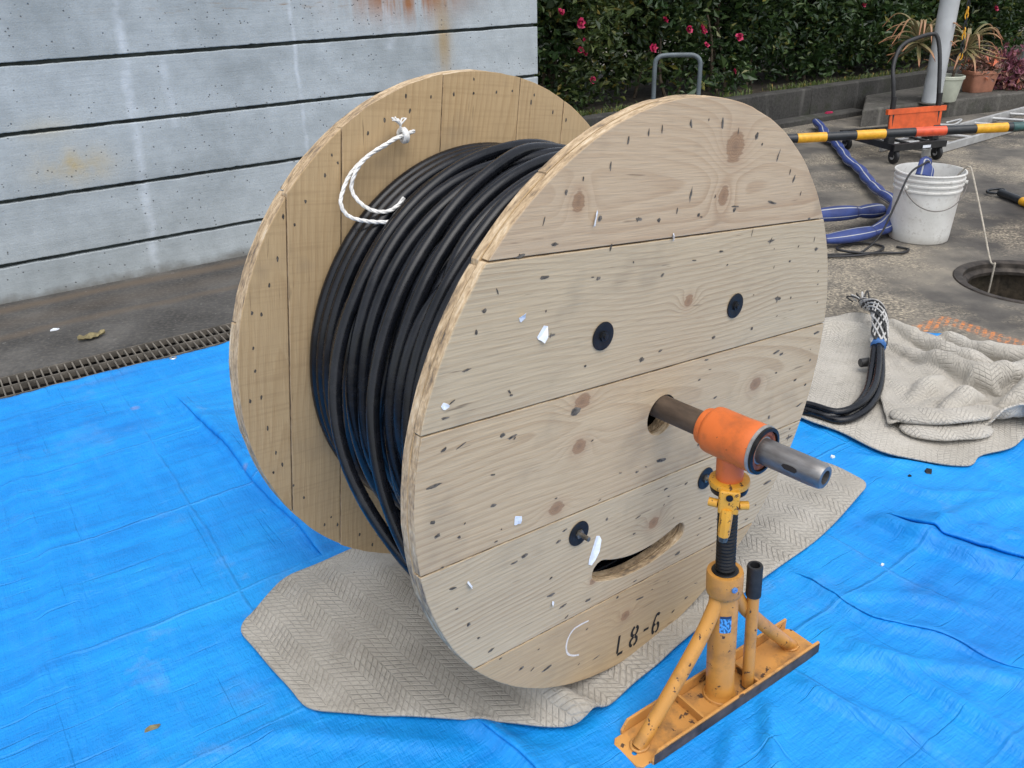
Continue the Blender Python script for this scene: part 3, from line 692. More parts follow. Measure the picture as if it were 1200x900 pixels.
def mat1_z(x, y):
    z = .021+.003*vn(x, y, 7, 11)+.005*vn(x, y, 2.6, 15)
    for pts, h, wd_ in MT1: z = z+ridge(x, y, pts, h, wd_)
    return np.maximum(z, tarp_z(x, y)+.003)
def rounded(P, r, n=5):
    P = np.asarray(P, float); out = []; k = len(P)
    for i in range(k):
        a, b_, c = P[i-1], P[i], P[(i+1) % k]; d1 = (a-b_)/np.linalg.norm(a-b_); d2 = (c-b_)/np.linalg.norm(c-b_)
        rr = min(r, .45*np.linalg.norm(a-b_), .45*np.linalg.norm(c-b_)); s0, s1 = b_+d1*rr, b_+d2*rr
        for t in np.linspace(0, 1, n): out.append((1-t)**2*s0+2*t*(1-t)*b_+t*t*s1)
    return out
M1 = rounded([(-.672, 1.56), (-.455, 1.305), (-.10, 1.262), (.122, 1.236), (.31, 1.41), (.56, 1.635), (.84, 1.87), (1.045, 2.09), (.97, 2.22), (.55, 2.38), (.0, 2.15), (-.385, 1.885), (-.60, 1.74)], .035)
mat1 = sheet('packing_mat', M1, .014, mat1_z, m_mat('quilted_felt_grey', rad(41), 0, 0, .94), thick=.005, jag=.004)
tag(mat1, 'grey beige quilted packing mat lying flat under the cable drum', 'mat', 'packing mats')
def mat2_z(x, y):
    z = .022+.004*vn(x, y, 6, 21)+.004*vn(x, y, 2.5, 25)
    z = z+ridge(x, y, [(1.20, 3.20), (1.33, 3.26), (1.44, 3.20), (1.46, 3.02), (1.40, 2.9)], .035, .05)
    return np.maximum(z, tarp_z(x, y)+.003)
M2 = rounded([(.90, 2.62), (.985, 2.478), (1.06, 2.41), (1.15, 2.265), (1.30, 2.19), (1.40, 2.178), (1.44, 2.24), (1.56, 2.27), (1.78, 2.46), (1.95, 2.75), (1.75, 3.12), (1.50, 3.42), (1.25, 3.33), (1.0, 3.2)], .05)
mat2 = sheet('packing_mat', M2, .014, mat2_z, m_mat('quilted_felt_pale', rad(-28), .4, .2, 1.12), thick=.005, jag=.006)
tag(mat2, 'pale quilted packing mat lying under the black cable ends, beneath another mat', 'mat', 'packing mats')
# crumpled mat thrown on top: a stiff cloth relaxed onto the lower mat (position based)
def cloth(quad, rw, rd, nu, nv, seed, bumps, iters=420):
    rg = np.random.default_rng(seed); Q = np.array(quad, float)
    U, Vv = np.meshgrid(np.linspace(0, 1, nu), np.linspace(0, 1, nv), indexing='ij')
    X = ((1-U)*(1-Vv))[..., None]*Q[0]+(U*(1-Vv))[..., None]*Q[1]+(U*Vv)[..., None]*Q[2]+((1-U)*Vv)[..., None]*Q[3]
    Z = np.full((nu, nv), .06)
    for (bx, by, h, sx, sy, a) in bumps:
        dx = (X[..., 0]-bx)*math.cos(a)+(X[..., 1]-by)*math.sin(a); dy = -(X[..., 0]-bx)*math.sin(a)+(X[..., 1]-by)*math.cos(a)
        Z += h*np.exp(-(dx/sx)**2-(dy/sy)**2)
    P = np.concatenate([X, Z[..., None]], 2); P += rg.normal(0, .002, P.shape)
    lu, lv = rw/(nu-1), rd/(nv-1); ld_ = math.hypot(lu, lv)
    anchor = P[..., :2].copy(); vel = np.zeros_like(P)
    def con(a, b_, L, k):
        d = P[b_]-P[a]; n = np.linalg.norm(d, axis=-1, keepdims=True)+1e-9; c = d*(1-L/n)*.5*k
        P[a] += c; P[b_] -= c
    S = slice
    for it in range(iters):
        vel *= .90; vel[..., 2] -= .0005; old = P.copy(); P += vel
        for _ in range(2):
            for o_ in (0, 1):
                con((S(o_, nu-1, 2), S(None)), (S(o_+1, nu, 2), S(None)), lu, 1.0); con((S(None), S(o_, nv-1, 2)), (S(None), S(o_+1, nv, 2)), lv, 1.0)
            con((S(0, nu-1), S(0, nv-1)), (S(1, nu), S(1, nv)), ld_, .35); con((S(1, nu), S(0, nv-1)), (S(0, nu-1), S(1, nv)), ld_, .35)
            for st_ in (2, 3, 5):
                con((S(0, nu-st_), S(None)), (S(st_, nu), S(None)), lu*st_, .15); con((S(None), S(0, nv-st_)), (S(None), S(st_, nv)), lv*st_, .15)
        P[..., :2] += (anchor-P[..., :2])*.05
        P[..., 2] = np.maximum(P[..., 2], .036)
        vel = (P-old)
    return P
BMP = [(1.56, 3.08, .045, .06, .16, .5), (1.40, 2.62, .03, .12, .05, .9), (1.45, 2.50, .05, .20, .04, .12), (1.63, 2.66, .10, .045, .22, .45), (1.82, 2.62, .06, .16, .05, -.3), (1.70, 2.86, .05, .05, .14, -.8)]
NU, NV = 54, 58
CP = cloth([(1.235, 2.39), (1.98, 2.40), (2.04, 2.66), (1.49, 3.26)], .86, .88, NU, NV, 4, BMP)
CP[..., 2] += .026*(1-np.abs(vn(CP[..., 0]+.3*CP[..., 1], CP[..., 1], 5.0, 61)))**6+.012*(1-np.abs(vn(CP[..., 0]-.5*CP[..., 1], CP[..., 1]*1.3, 9.0, 63)))**5
m3mat = m_mat('quilted_felt_crumpled', rad(12), .1, .3, 1.12)
V = CP.reshape(-1, 3); Fc = [(i*NV+k, (i+1)*NV+k, (i+1)*NV+k+1, i*NV+k+1) for i in range(NU-1) for k in range(NV-1)]
uv = [(.93*i/(NU-1), 1.0*k/(NV-1)) for i in range(NU) for k in range(NV)]
mat3 = mesh_obj('packing_mat', V, Fc, m3mat, None, True, None, uv); solid(mat3, .010, 1.0)
ss = mat3.modifiers.new('subsurf', 'SUBSURF'); ss.levels = 2; ss.render_levels = 2
def lip(P, r, fl):
    P = smooth_path(P, 46); t = np.linspace(0, 1, 46); Rr = r*np.interp(t, [0, .05, .15, .75, .95, 1], [.30, .75, 1, .92, .55, .2])*(1+.10*vn(t, 0*t, 6, r*90))
    m = MB(); m.tube(P, Rr, 20, flat=fl); m.UV = [(v[0]*1.0, v[1]+v[2]) for v in m.V]; return m.build('fold', m3mat, mat3, None)
lip([(1.250, 2.455, .060), (1.31, 2.41, .072), (1.40, 2.395, .076), (1.50, 2.415, .072), (1.57, 2.455, .058), (1.63, 2.50, .042)], .050, .36)
lip([(1.262, 2.40, .042), (1.33, 2.352, .046), (1.42, 2.340, .046), (1.50, 2.365, .040), (1.545, 2.40, .034)], .048, .34)
tag(mat3, 'pale crumpled packing mat thrown in folds beside the cable ends', 'mat', 'packing mats')

# ================================================================== CABLE DRUM
DC = (.29412, 1.470, .620); DR = rad(40.96); ROLL_D = rad(7.7); R = .600; W = .602; T0, T1 = .0175, .0192
drum = empty('cable_drum', DC, (0, ROLL_D, DR))
tag(drum, 'large wooden cable drum with plank flanges standing on the grey mat', 'cable drum')
def hole_loops(slot_=True):
    L = [[(.043*math.cos(a), .043*math.sin(a)) for a in np.linspace(0, 2*np.pi, 40, endpoint=False)]]
    if slot_:
        a0, a1 = rad(-90-22), rad(-90+22); rm, hw = .338, .0235; pts = []
        for a in np.linspace(a0, a1, 26): pts.append(((rm+hw)*math.cos(a), (rm+hw)*math.sin(a)))
        for q in np.linspace(0, np.pi, 8)[1:-1]: pts.append((rm*math.cos(a1)+hw*math.cos(a1+q), rm*math.sin(a1)+hw*math.sin(a1+q)))
        for a in np.linspace(a1, a0, 26): pts.append(((rm-hw)*math.cos(a), (rm-hw)*math.sin(a)))
        for q in np.linspace(np.pi, 2*np.pi, 8)[1:-1]: pts.append((rm*math.cos(a0)+hw*math.cos(a0+q), rm*math.sin(a0)+hw*math.sin(a0+q)))
        L.append(pts)
    return L
def plank(axis, lo, hi, y0, y1, mat, rr, holes, seed, chips=()):
    """slice lo..hi (across the grain axis) of a disc of radius rr, thickness y0..y1"""
    N = 220; rim = []
    for i in range(N):
        a = 2*math.pi*i/N; q = rr+.0012*mnoise.noise(Vector((math.cos(a)*14, math.sin(a)*14, seed)))+.0006*mnoise.noise(Vector((math.cos(a)*60, math.sin(a)*60, seed)))
        for (ca, wd_, dp) in chips: q -= dp*math.exp(-((a-ca)/wd_)**2)
        rim.append((q*math.cos(a), q*math.sin(a)))
    me = curve_mesh([rim]+holes)
    bm = bmesh.new(); bm.from_mesh(me); bpy.data.meshes.remove(me)
    nx = (1, 0, 0) if axis == 'x' else (0, 1, 0)
    for co, sgn in ((lo, -1), (hi, 1)):
        nn = tuple(sgn*v for v in nx)
        bmesh.ops.bisect_plane(bm, geom=bm.verts[:]+bm.edges[:]+bm.faces[:], dist=1e-6, plane_co=tuple(co*v for v in nx), plane_no=nn, clear_outer=True)
    bmesh.ops.dissolve_limit(bm, angle_limit=.001, verts=bm.verts[:], edges=bm.edges[:])
    for v in bm.verts: v.co = (v.co.x, y0, v.co.y)
    if bm.faces and sum(f.normal.y*f.calc_area() for f in bm.faces) > 0: bmesh.ops.reverse_faces(bm, faces=bm.faces[:])
    ex = bmesh.ops.extrude_face_region(bm, geom=bm.faces[:], use_keep_orig=True)
    for v in [g for g in ex['geom'] if isinstance(g, bmesh.types.BMVert)]: v.co.y = y1
    bmesh.ops.recalc_face_normals(bm, faces=bm.faces[:])
    me = bpy.data.meshes.new('plank'); bm.to_mesh(me); bm.free()
    me.polygons.foreach_set('use_smooth', [True]*len(me.polygons)); me.set_sharp_from_angle(angle=rad(30))
    o = link('plank', me, mat, drum); bev(o, .0016, 2, 40)
    return o
SE = [-.61, -.398, -.149, .102, .357, .61]      # seams of the outer layer
LT = (.555, .450, .302); DK = (.35, .245, .15)
wf = [wood('plank_wood_bottom', (.50, .375, .225), (.345, .235, .13), 'x', 1.3, -.62, .05, .03, .05, 70, [(-.02, -.47, .011, 1.3)], .25, pink=(.50, .33, .20)),
      wood('plank_wood_low', LT, DK, 'x', 2.7, -.75, .10, -.015, .02, 95, [(.03, -.255, .013, 1.3), (-.145, -.33, .008, 1.2)], .32),
      wood('plank_wood_middle', (.565, .440, .285), (.38, .258, .15), 'x', 4.1, .02, .045, .03, .09, 70, [(-.234, -.007, .014, 1.2), (-.239, .083, .014, 1.4), (-.277, -.121, .012, 1.6), (.331, -.002, .014, 1.5), (.335, -.11, .010, 1.5)], .28),
      wood('plank_wood_high', LT, DK, 'x', 6.2, -.22, .10, .012, .02, 88, [(.03, .23, .012, 1.0)], .3),
      wood('plank_wood_top', (.565, .432, .288), (.40, .265, .16), 'x', 8.8, .44, .05, .02, .06, 62, [(.100, .514, .026, 1.0), (.088, .425, .018, .8), (-.303, .436, .017, .75)], .3, pink=(.50, .365, .235))]
hl = hole_loops()
for i in range(5):
    plank('z', SE[i]+.0014, SE[i+1]-.0014, 0, T0, wf[i], R-.0012*(i % 3)+.0006, hl, i*3.1, [(rad(21), .02, .012), (rad(23.5), .012, .008)] if i == 4 else ())
M_IN = [wood('inner_wood_%d' % i, (.545, .390, .215), (.40, .262, .13), 'z', 20+i*1.7, (-.5+.22*i), .05+.02*(i % 3), .02*(i % 2)-.01, .08, 75, [((-.05, .02, .11, .16, -.42)[i % 5], .52, .012, 1.3)] if i in (2,) else (), .35, saw=.22) for i in range(6)]
SI = [-.61, -.485, -.362, -.116, .106, .254, .61]
for i in range(6):
    plank('x', SI[i]+.0012, SI[i+1]-.0012, T0+.0006, T0+T1, M_IN[(i+2) % 6], R+.0008*((i*2) % 3)-.001, hl, 40+i*2.3)
for i in range(6):
    plank('x', SI[i]+.0014, SI[i+1]-.0014, W, W+T1, M_IN[i], R+.0008*(i % 3)-.001, hl, 60+i*2.3)
for i in range(5):
    plank('z', SE[i]+.0014, SE[i+1]-.0014, W+T1+.0006, W+T1+T0, wf[(i+1) % 5], R-.001*(i % 2), hl, 80+i*3.3)
# barrel of staves (hidden under the cable, seen through the slot)
bar = MB()
for k in range(48):
    q = 2*math.pi*k/48
    for y in (T0+T1+.001, W-.001): bar.raw([(.285*math.cos(q), y, .285*math.sin(q))], [])
bar.F = [(2*k, 2*k+1, 2*((k+1) % 48)+1, 2*((k+1) % 48)) for k in range(48)]
bar.build('barrel', M_IN[3], drum)

# fixings on the front: plate washers, bolts, staple marks, paper scraps, lettering
M_BLK = plain('black_washer', (.012, .013, .015), .5, .3, .3, 40)
M_BOLT = plain('steel_bolt', (.22, .20, .17), .45, .8, .3, 60)
YM = Matrix(((1, 0, 0, 0), (0, 0, -1, 0), (0, 1, 0, 0), (0, 0, 0, 1)))     # lathe axis z -> drum -y (outwards)
for (x, z, k) in ((-.2075, .199, .004), (.191, .199, .004), (-.208, -.197, .022), (.196, -.198, .022)):
    wsh = MB().lathe([(0, .0005), (.025, .0005), (.0262, .0015), (.0258, .003), (.018, .0036), (.012, .0026), (0, .0026)], 28, YM).build('washer', M_BLK, drum); wsh.location = (x, 0, z)
    mb_ = MB()
    mb_.lathe([(.0, .002), (.0095, .002), (.0095, .0065), (.0, .0068)], 6, YM); mb_.lathe([(0, .006), (.0048, .006), (.0048, .006+k), (0, .0065+k)], 10, YM)
    mb_.build('bolt', M_BOLT if k > .01 else M_BLK, wsh, 30)
M_NAIL = plain('rust_blackened_nail', (.085, .072, .058), .8, 0, .4, 120)
M_STAIN = plain('iron_stain', (.15, .13, .105), .85, 0, .35, 60)
r3 = np.random.default_rng(17)
def marks(pts, y, face):
    m = MB(); mr = MB()
    for (x, z, a, L, wd_) in pts:
        n = 9; V = [(x, y-.0006*face, z)]
        for k in range(n):
            q = 2*math.pi*k/n; rr = r3.uniform(.7, 1.25); u, v = L*math.cos(q)*rr, wd_*math.sin(q)*rr
            V.append((x+u*math.cos(a)-v*math.sin(a), y-.00035*face, z+u*math.sin(a)+v*math.cos(a)))
        m.raw(V, [(0, 1+k, 1+(k+1) % n) if face > 0 else (0, 1+(k+1) % n, 1+k) for k in range(n)])
    return m
P = []
for k in range(104):                                          # staples along the rim, a second sparser ring inside
    a = 2*math.pi*(k % 68)/68+r3.normal(0, .02); rr = (.557 if k < 68 else .42)+r3.normal(0, .005 if k < 68 else .022)
    if k >= 68: a = 2*math.pi*k/36+r3.normal(0, .05)
    P.append((rr*math.cos(a), rr*math.sin(a), (math.pi/2 if math.sin(a) > .45 else r3.normal(.15, .3))+r3.normal(0, .2), min(.011, .0048*math.exp(r3.normal(0, .38))), .0018*math.exp(r3.normal(0, .3))))
for z0 in SE[1:5]:
    for k in range(9):
        for sg in (-1, 1):
            x = -.52+k*.13+r3.normal(0, .02); z = z0+sg*r3.uniform(.03, .055)
            if x*x+z*z < .52**2 and math.hypot(x, z) > .07: P.append((x, z, r3.normal(.1, .3), min(.011, .0042*math.exp(r3.normal(0, .45))), .0017*math.exp(r3.normal(0, .35))))
for k in range(34):
    a = r3.uniform(0, 6.28); rr = r3.uniform(.1, .52); P.append((rr*math.cos(a), rr*math.sin(a), r3.normal(.2, .4), r3.uniform(.002, .005), r3.uniform(.001, .0018)))
P = [p for p in P if not (.295 < math.hypot(p[0], p[1]) < .385 and p[1] < -.26 and abs(p[0]) < .17) and not (-.05 < p[0] < .13 and -.59 < p[1] < -.50)]
P = [p for p in P if r3.uniform() > .06]
st = [(p[0]+.002, p[1], r3.normal(.05, .12) if p[1] < .4 else p[2], p[3]*1.9, p[4]*1.7) for p in P[::2]]
mk = marks(st, 0, 1); o = mk.build('iron_stains', M_STAIN, drum, None); o['kind'] = 'stuff'
mk = marks([(*p[:2], *p[2:]) for p in P], -.0004, 1); o = mk.build('nail_marks', M_NAIL, drum, None); o['kind'] = 'stuff'
P = []
for k in range(58):
    a = 2*math.pi*k/58+r3.normal(0, .02)
    for rr in ((.552, .578) if k % 3 == 0 else (.560,)): P.append(((rr+r3.normal(0, .004))*math.cos(a), (rr+r3.normal(0, .004))*math.sin(a), math.pi/2, r3.uniform(.003, .006), .0026))
o = marks(P, W, 1).build('nail_holes', M_NAIL, drum, None); o['kind'] = 'stuff'
M_PAPER = plain('torn_white_paper', (.74, .78, .84), .7, 0, .08, 60)
def scrap(x, z, wd_, h, a, lift=.003, par=drum):
    """torn bit of paper, one corner curling off the wood"""
    n = 9; V = [(x, -.0012, z)]
    for k in range(n):
        q = 2*math.pi*k/n; rr = r3.uniform(.72, 1.2); u, v = wd_*.5*math.copysign(abs(math.cos(q))**.6, math.cos(q))*rr, h*.5*math.copysign(abs(math.sin(q))**.6, math.sin(q))*rr
        V.append((x+u*math.cos(a)-v*math.sin(a), -.0008-max(0, math.sin(q+x*30))*lift*2.2, z+u*math.sin(a)+v*math.cos(a)))
    o = mesh_obj('paper_scrap', V, [(0, 1+k, 1+(k+1) % n) for k in range(n)], M_PAPER, par); solid(o, .0004); return o
def fpt(px, pz): return px, pz
for (x, z, wd_, h, a) in ((-.262, .405, .010, .028, -.1), (-.05, .36, .008, .014, .3), (-.405, .262, .014, .014, .5), (-.356, .226, .016, .027, -.5), (-.55, .145, .012, .010, .9), (-.375, -.112, .013, .022, .1), (-.475, -.205, .005, .020, .6), (-.26, -.335, .010, .010, .5), (-.155, -.255, .016, .062, -.22)):
    scrap(x, z, wd_, h, a)
# lettering L8-6 (stencil) and chalk C on the bottom plank
M_INK = plain('stencil_ink', (.010, .010, .011), .8, 0, .3, 80)
M_CHALK = plain('white_chalk', (.68, .64, .60), .95, 0, .12, 300)
def strokes(L, wd_, mat, name, y=-.0007):
    m = MB()
    for pts in L:
        P_ = smooth_path([(p[0], 0, p[1]) for p in pts], max(2, 7*(len(pts)-1))) if len(pts) > 2 else np.array([(p[0], 0, p[1]) for p in pts])
        V = []; T_ = np.gradient(P_, axis=0)
        for p, t in zip(P_, T_):
            t = t/np.linalg.norm(t); nx_, nz_ = -t[2], t[0]; ww = wd_*(1+.2*fnoise(p[0], p[2], 90, 1))
            V += [(p[0]+nx_*ww, y, p[2]+nz_*ww), (p[0]-nx_*ww, y, p[2]-nz_*ww)]
        m.raw(V, [(2*i, 2*i+1, 2*i+3, 2*i+2) for i in range(len(P_)-1)])
    return m.build(name, mat, drum, None)
def place(L, x, z, s=1.0): return [[(x+p[0]*s, z+p[1]*s) for p in q] for q in L]
LL = [[(0, 1), (0, .08)], [(.02, .0), (.36, .0)]]
L8 = [[(.20, .52), (.05, .62), (.02, .78), (.10, .95), (.18, .99)], [(.26, .99), (.36, .93), (.40, .78), (.36, .62), (.25, .52)], [(.18, .48), (.03, .36), (.0, .2), (.07, .06), (.17, .01)], [(.26, .01), (.38, .07), (.43, .2), (.40, .36), (.26, .48)]]
LD = [[(0, .5), (.34, .5)]]
L6 = [[(.36, .92), (.24, 1.0), (.12, .92), (.03, .65), (.0, .3), (.06, .08), (.15, .01)], [(.24, .01), (.36, .08), (.40, .26), (.35, .44), (.24, .50)], [(.15, .50), (.05, .42)]]
hs2 = .052
for L, x in ((LL, -.030), (L8, .012), (LD, .056), (L6, .090)):
    strokes(place(L, x, -.570, hs2), .0036, M_INK, 'letter')
strokes([[(.115, -.578), (.1165, -.5775)]], .002, M_INK, 'letter')
strokes([[(-.143, -.428), (-.165, -.427), (-.187, -.430), (-.200, -.445), (-.203, -.465), (-.196, -.485), (-.18, -.498), (-.160, -.506)]], .0022, M_CHALK, 'chalk_mark', -.0005)

# ================================================================== CABLE WOUND ON THE DRUM
def m_cable():
    b = NB('black_pvc'); c = b.coord(); u = b.sep(b.coord('UV'))
    n = b.noise(c, 30, 4, .6); sc = b.noise(b.vec(b.mul(u[0], 40), b.mul(u[1], 5), 0), 1, 4, .65)
    k = b.mix(b.rng(n, .35, .7), (.004, .005, .007), (.009, .010, .014))
    k = b.mix(b.mul(b.rng(sc, .62, .76), .4), k, (.05, .053, .06))
    pr = b.mul(b.mul(b.rng(b.math('ABSOLUTE', b.sub(u[0], .62)), .035, .025), b.math('GREATER_THAN', b.noise(b.vec(0, b.mul(u[1], 130), 3), 1, 2), .52)), b.math('GREATER_THAN', b.noise(b.vec(1, b.mul(u[1], 1.6), 8), 1, 1), .53))
    k = b.mix(b.mul(pr, .6), k, (.26, .26, .26))
    k = b.mix(b.mul(b.rng(b.noise(c, 9, 4, .75), .60, .78), .16), k, (.09, .088, .082))
    return b.bsdf(k, b.rng(n, .3, .7, .20, .32), 0, b.bump(b.add(n, b.mul(sc, .5)), .12, .002), .36)
M_CAB = m_cable()
coil = empty('wound_cable', DC, (0, ROLL_D, DR))
tag(coil, 'thick black cable wound in many turns around the wooden drum', 'cable')
RC = .0134; NA = 120; TH = np.linspace(0, 2*np.pi, NA, endpoint=False)
r4 = np.random.default_rng(23)
YL, YH = T0+T1+RC+.001, W-RC-.001
n1, n2 = 20, 20
def wob(amp, kmax=3): 
    s = np.zeros(NA)
    for k in range(1, kmax+1): s += amp/k*(r4.normal()*np.cos(k*TH)+r4.normal()*np.sin(k*TH))
    return s
Y = []; RR = []
for i in range(n1): Y.append(np.linspace(YL, YH, n1)[i]+wob(.003)); RR.append(np.full(NA, .425))
for i in range(n2): Y.append(np.linspace(YL+.004, YH-.004, n2)[i]+wob(.016, 2)); RR.append(np.full(NA, .455)+wob(.002))
for i in range(13): Y.append(np.full(NA, np.linspace(YL+.005, .39, 13)[i])+wob(.016, 2)); RR.append(np.full(NA, .482)+wob(.003))
for i in range(3): Y.append(np.full(NA, (.22, .34, .44)[i])+wob(.04, 1)); RR.append(np.full(NA, .505))
Y = np.array(Y); RR = np.array(RR); M_ = len(Y); D = 2*RC
for it in range(260):
    RR -= .0009*(RR > .42)
    dy = Y[:, None]-Y[None]; dr = RR[:, None]-RR[None]; d = np.sqrt(dy*dy+dr*dr)+1e-9
    ov = np.clip(D-d, 0, None)*(1-np.eye(M_))[:, :, None]
    px = (ov*dy/d).sum(1)*.32; pr_ = (ov*dr/d).sum(1)*.32
    Y += px; RR += pr_
    if it < 262:
      for _ in range(4):
        for A in (Y, RR): A[:] = .5*A+.25*(np.roll(A, 1, 1)+np.roll(A, -1, 1))
    RR = np.maximum(RR, .415); Y = np.clip(Y, YL, YH)
DG = np.degrees(TH)
for i, (yb_, sg, a0) in enumerate(((.062, .066, 236), (.068, .096, 232), (.105, .080, 226))):      # three slack turns hang lower at the front left
    j = M_-3+i; f = 1/(1+np.exp(-(DG-207)/11))/(1+np.exp((DG-335)/6)); g = np.exp(-((DG-a0)/(36+6*i))**2)
    Y[j] = Y[j]*(1-f)+yb_*f; RR[j] = RR[j]+sg*g
for i in range(M_):
    P = np.stack([RR[i]*np.cos(TH), Y[i], RR[i]*np.sin(TH)], 1)
    MB().tube(P, RC*.985, 12, closed=True).build('turn', M_CAB, coil, None)

# ================================================================== WHITE ROPE ON THE DRUM
M_ROPE = plain('white_nylon', (.74, .73, .70), .75, 0, .1, 80, .3, 200)
def rope_mesh(m, P, r=.0042, twist=55.0, strands=3, n=160):
    P = smooth_path(P, n); T_ = np.gradient(P, axis=0); T_ /= np.linalg.norm(T_, axis=1)[:, None]
    a = np.array([0, 1., 0.2]); N_ = np.cross(T_, a); N_ /= np.linalg.norm(N_, axis=1)[:, None]; B_ = np.cross(T_, N_)
    s = np.concatenate([[0], np.cumsum(np.linalg.norm(np.diff(P, axis=0), axis=1))])
    for k in range(strands):
        q = s*2*np.pi*twist+2*np.pi*k/strands
        m.tube(P+(N_*np.cos(q)[:, None]+B_*np.sin(q)[:, None])*r*.46, r*.62, 6)
    return m
rope = empty('white_rope', DC, (0, 0, DR)); tag(rope, 'white twisted rope looped over the top left of the wound cable', 'rope')
yb = W-.020
rope_mesh(MB(), [(-.144, yb, .496), (-.183, yb, .490), (-.209, yb, .479), (-.245, yb, .468), (-.273, yb, .454), (-.300, yb, .434), (-.322, yb-.005, .408), (-.336, yb-.015, .385), (-.330, yb-.03, .362), (-.305, yb-.06, .352), (-.272, yb-.09, .350), (-.245, yb-.11, .352)], .0041, 20).build('cord', M_ROPE, rope, None)
rope_mesh(MB(), [(-.142, yb-.010, .500), (-.185, yb-.010, .492), (-.212, yb-.010, .484), (-.247, yb-.010, .472), (-.276, yb-.010, .456), (-.296, yb-.010, .434), (-.306, yb-.012, .408), (-.302, yb-.03, .385), (-.285, yb-.05, .368), (-.262, yb-.07, .366), (-.236, yb-.07, .374), (-.222, yb-.07, .386)], .0041, 20).build('cord', M_ROPE, rope, None)
kn = MB(); q = np.linspace(0, 2*np.pi*2.2, 60)
kn.tube(np.stack([-.172+.006*q/7, yb-.006+.011*np.cos(q), .494+.0125*np.sin(q)], 1), .0045, 7); kn.build('knot', M_ROPE, rope, None)
tf = MB()
for k in range(12):
    a = random.uniform(-.9, .9); tf.tube(smooth_path([(-.176, yb-.01, .502), (-.178, yb-.014, .516), (-.178+.012*a, yb-.012+random.uniform(-.006, .006), .527), (-.178+.020*a, yb-.010, .530+random.uniform(-.004, .006))], 8), .0018, 5)
tf.build('frayed_end', M_ROPE, rope, None)

# ================================================================== STEEL SHAFT AND SCREW JACK
nx, ny = math.cos(-.855922), math.sin(-.855922)
def m_shaft():
    b = NB('worn_steel_pipe'); c = b.coord(); y = b.sep(c)[1]
    n = b.noise(b.vec(b.mul(b.sep(c)[0], 30), b.mul(y, 9), b.mul(b.sep(c)[2], 30)), 1, 5, .65)
    rust = b.ramp(n, [(.3, (.05, .035, .025)), (.6, (.115, .082, .058)), (.8, (.17, .13, .1))])
    bare = b.ramp(n, [(.3, (.13, .12, .115)), (.6, (.26, .255, .25)), (.8, (.36, .35, .34))])
    t = b.rng(b.add(y, b.mul(b.sub(n, .5), .06)), -.19, -.23)
    k = b.mix(t, rust, bare); r_ = b.add(b.mul(t, -.2), .58)
    return b.bsdf(k, r_, b.add(b.mul(t, .45), .25), b.bump(n, .25, .002))
shaft = empty('steel_shaft', (DC[0], DC[1], .638), (0, 0, DR)); tag(shaft, 'worn steel pipe shaft through the drum centre, held by the jack', 'shaft')
YB = Matrix(((1, 0, 0, 0), (0, 0, -1, 0), (0, 1, 0, 0), (0, 0, 0, 1)))
pf = [(.013, .352), (.020, .3515), (.0225, .347), (.024, .330), (.0245, .10), (.0245, -.85), (.013, -.85)]
MB().lathe(pf[::-1], 36, YB, True).build('pipe', m_shaft(), shaft, 35)
M_HOLE = plain('dark_slot', (.02, .015, .012), .8)
slm = MB()
V = []
for i, (a, d) in enumerate(((-.16, .268), (-.05, .262), (.06, .264), (.10, .272), (.10, .283), (.06, .290), (-.05, .292), (-.16, .288))):
    q = rad(168)-a*1.6; rr = .02475; V.append((rr*math.cos(q), -(d+.02), rr*math.sin(q)))
slm.raw(V, [tuple(range(8))]).build('key_slot', M_HOLE, shaft)

JX, JY, JA = .427, 1.3245, rad(34.46)
jack = empty('screw_jack', (JX, JY, 0), (0, 0, JA)); tag(jack, 'yellow orange drum screw jack standing on the blue sheet at the front', 'jack')
M_JY = chipped('jack_yellow_paint', (.58, .272, .055), (.07, .04, .025), .42, .632, 60, (.15, .085, .035), .75)
M_JB = chipped('jack_base_paint', (.58, .285, .075), (.085, .048, .028), .5, .602, 24, (.13, .085, .05), 1.0)
M_JO = chipped('jack_orange_paint', (.68, .155, .032), (.07, .035, .025), .45, .655, 45, (.20, .07, .03), .65)
M_JN = chipped('nut_yellow_paint', (.72, .36, .035), (.10, .05, .02), .42, .60, 75, (.3, .16, .04), .6)
M_EDGE = plain('scuffed_edge_iron', (.085, .062, .048), .6, .3, .3, 30)
M_SCREW = plain('black_thread', (.012, .012, .013), .42, .4, .3, 60)
def ax(z): return (-.0086*z/.6, .0313*z/.6)
def AM(z=0):
    t = Vector((-.0086/.6, .0313/.6, 1)).normalized(); q = Vector((0, 0, 1)).rotation_difference(t)
    return Matrix.Translation(Vector((*ax(z), z))) @ q.to_matrix().to_4x4()
zb = .0096
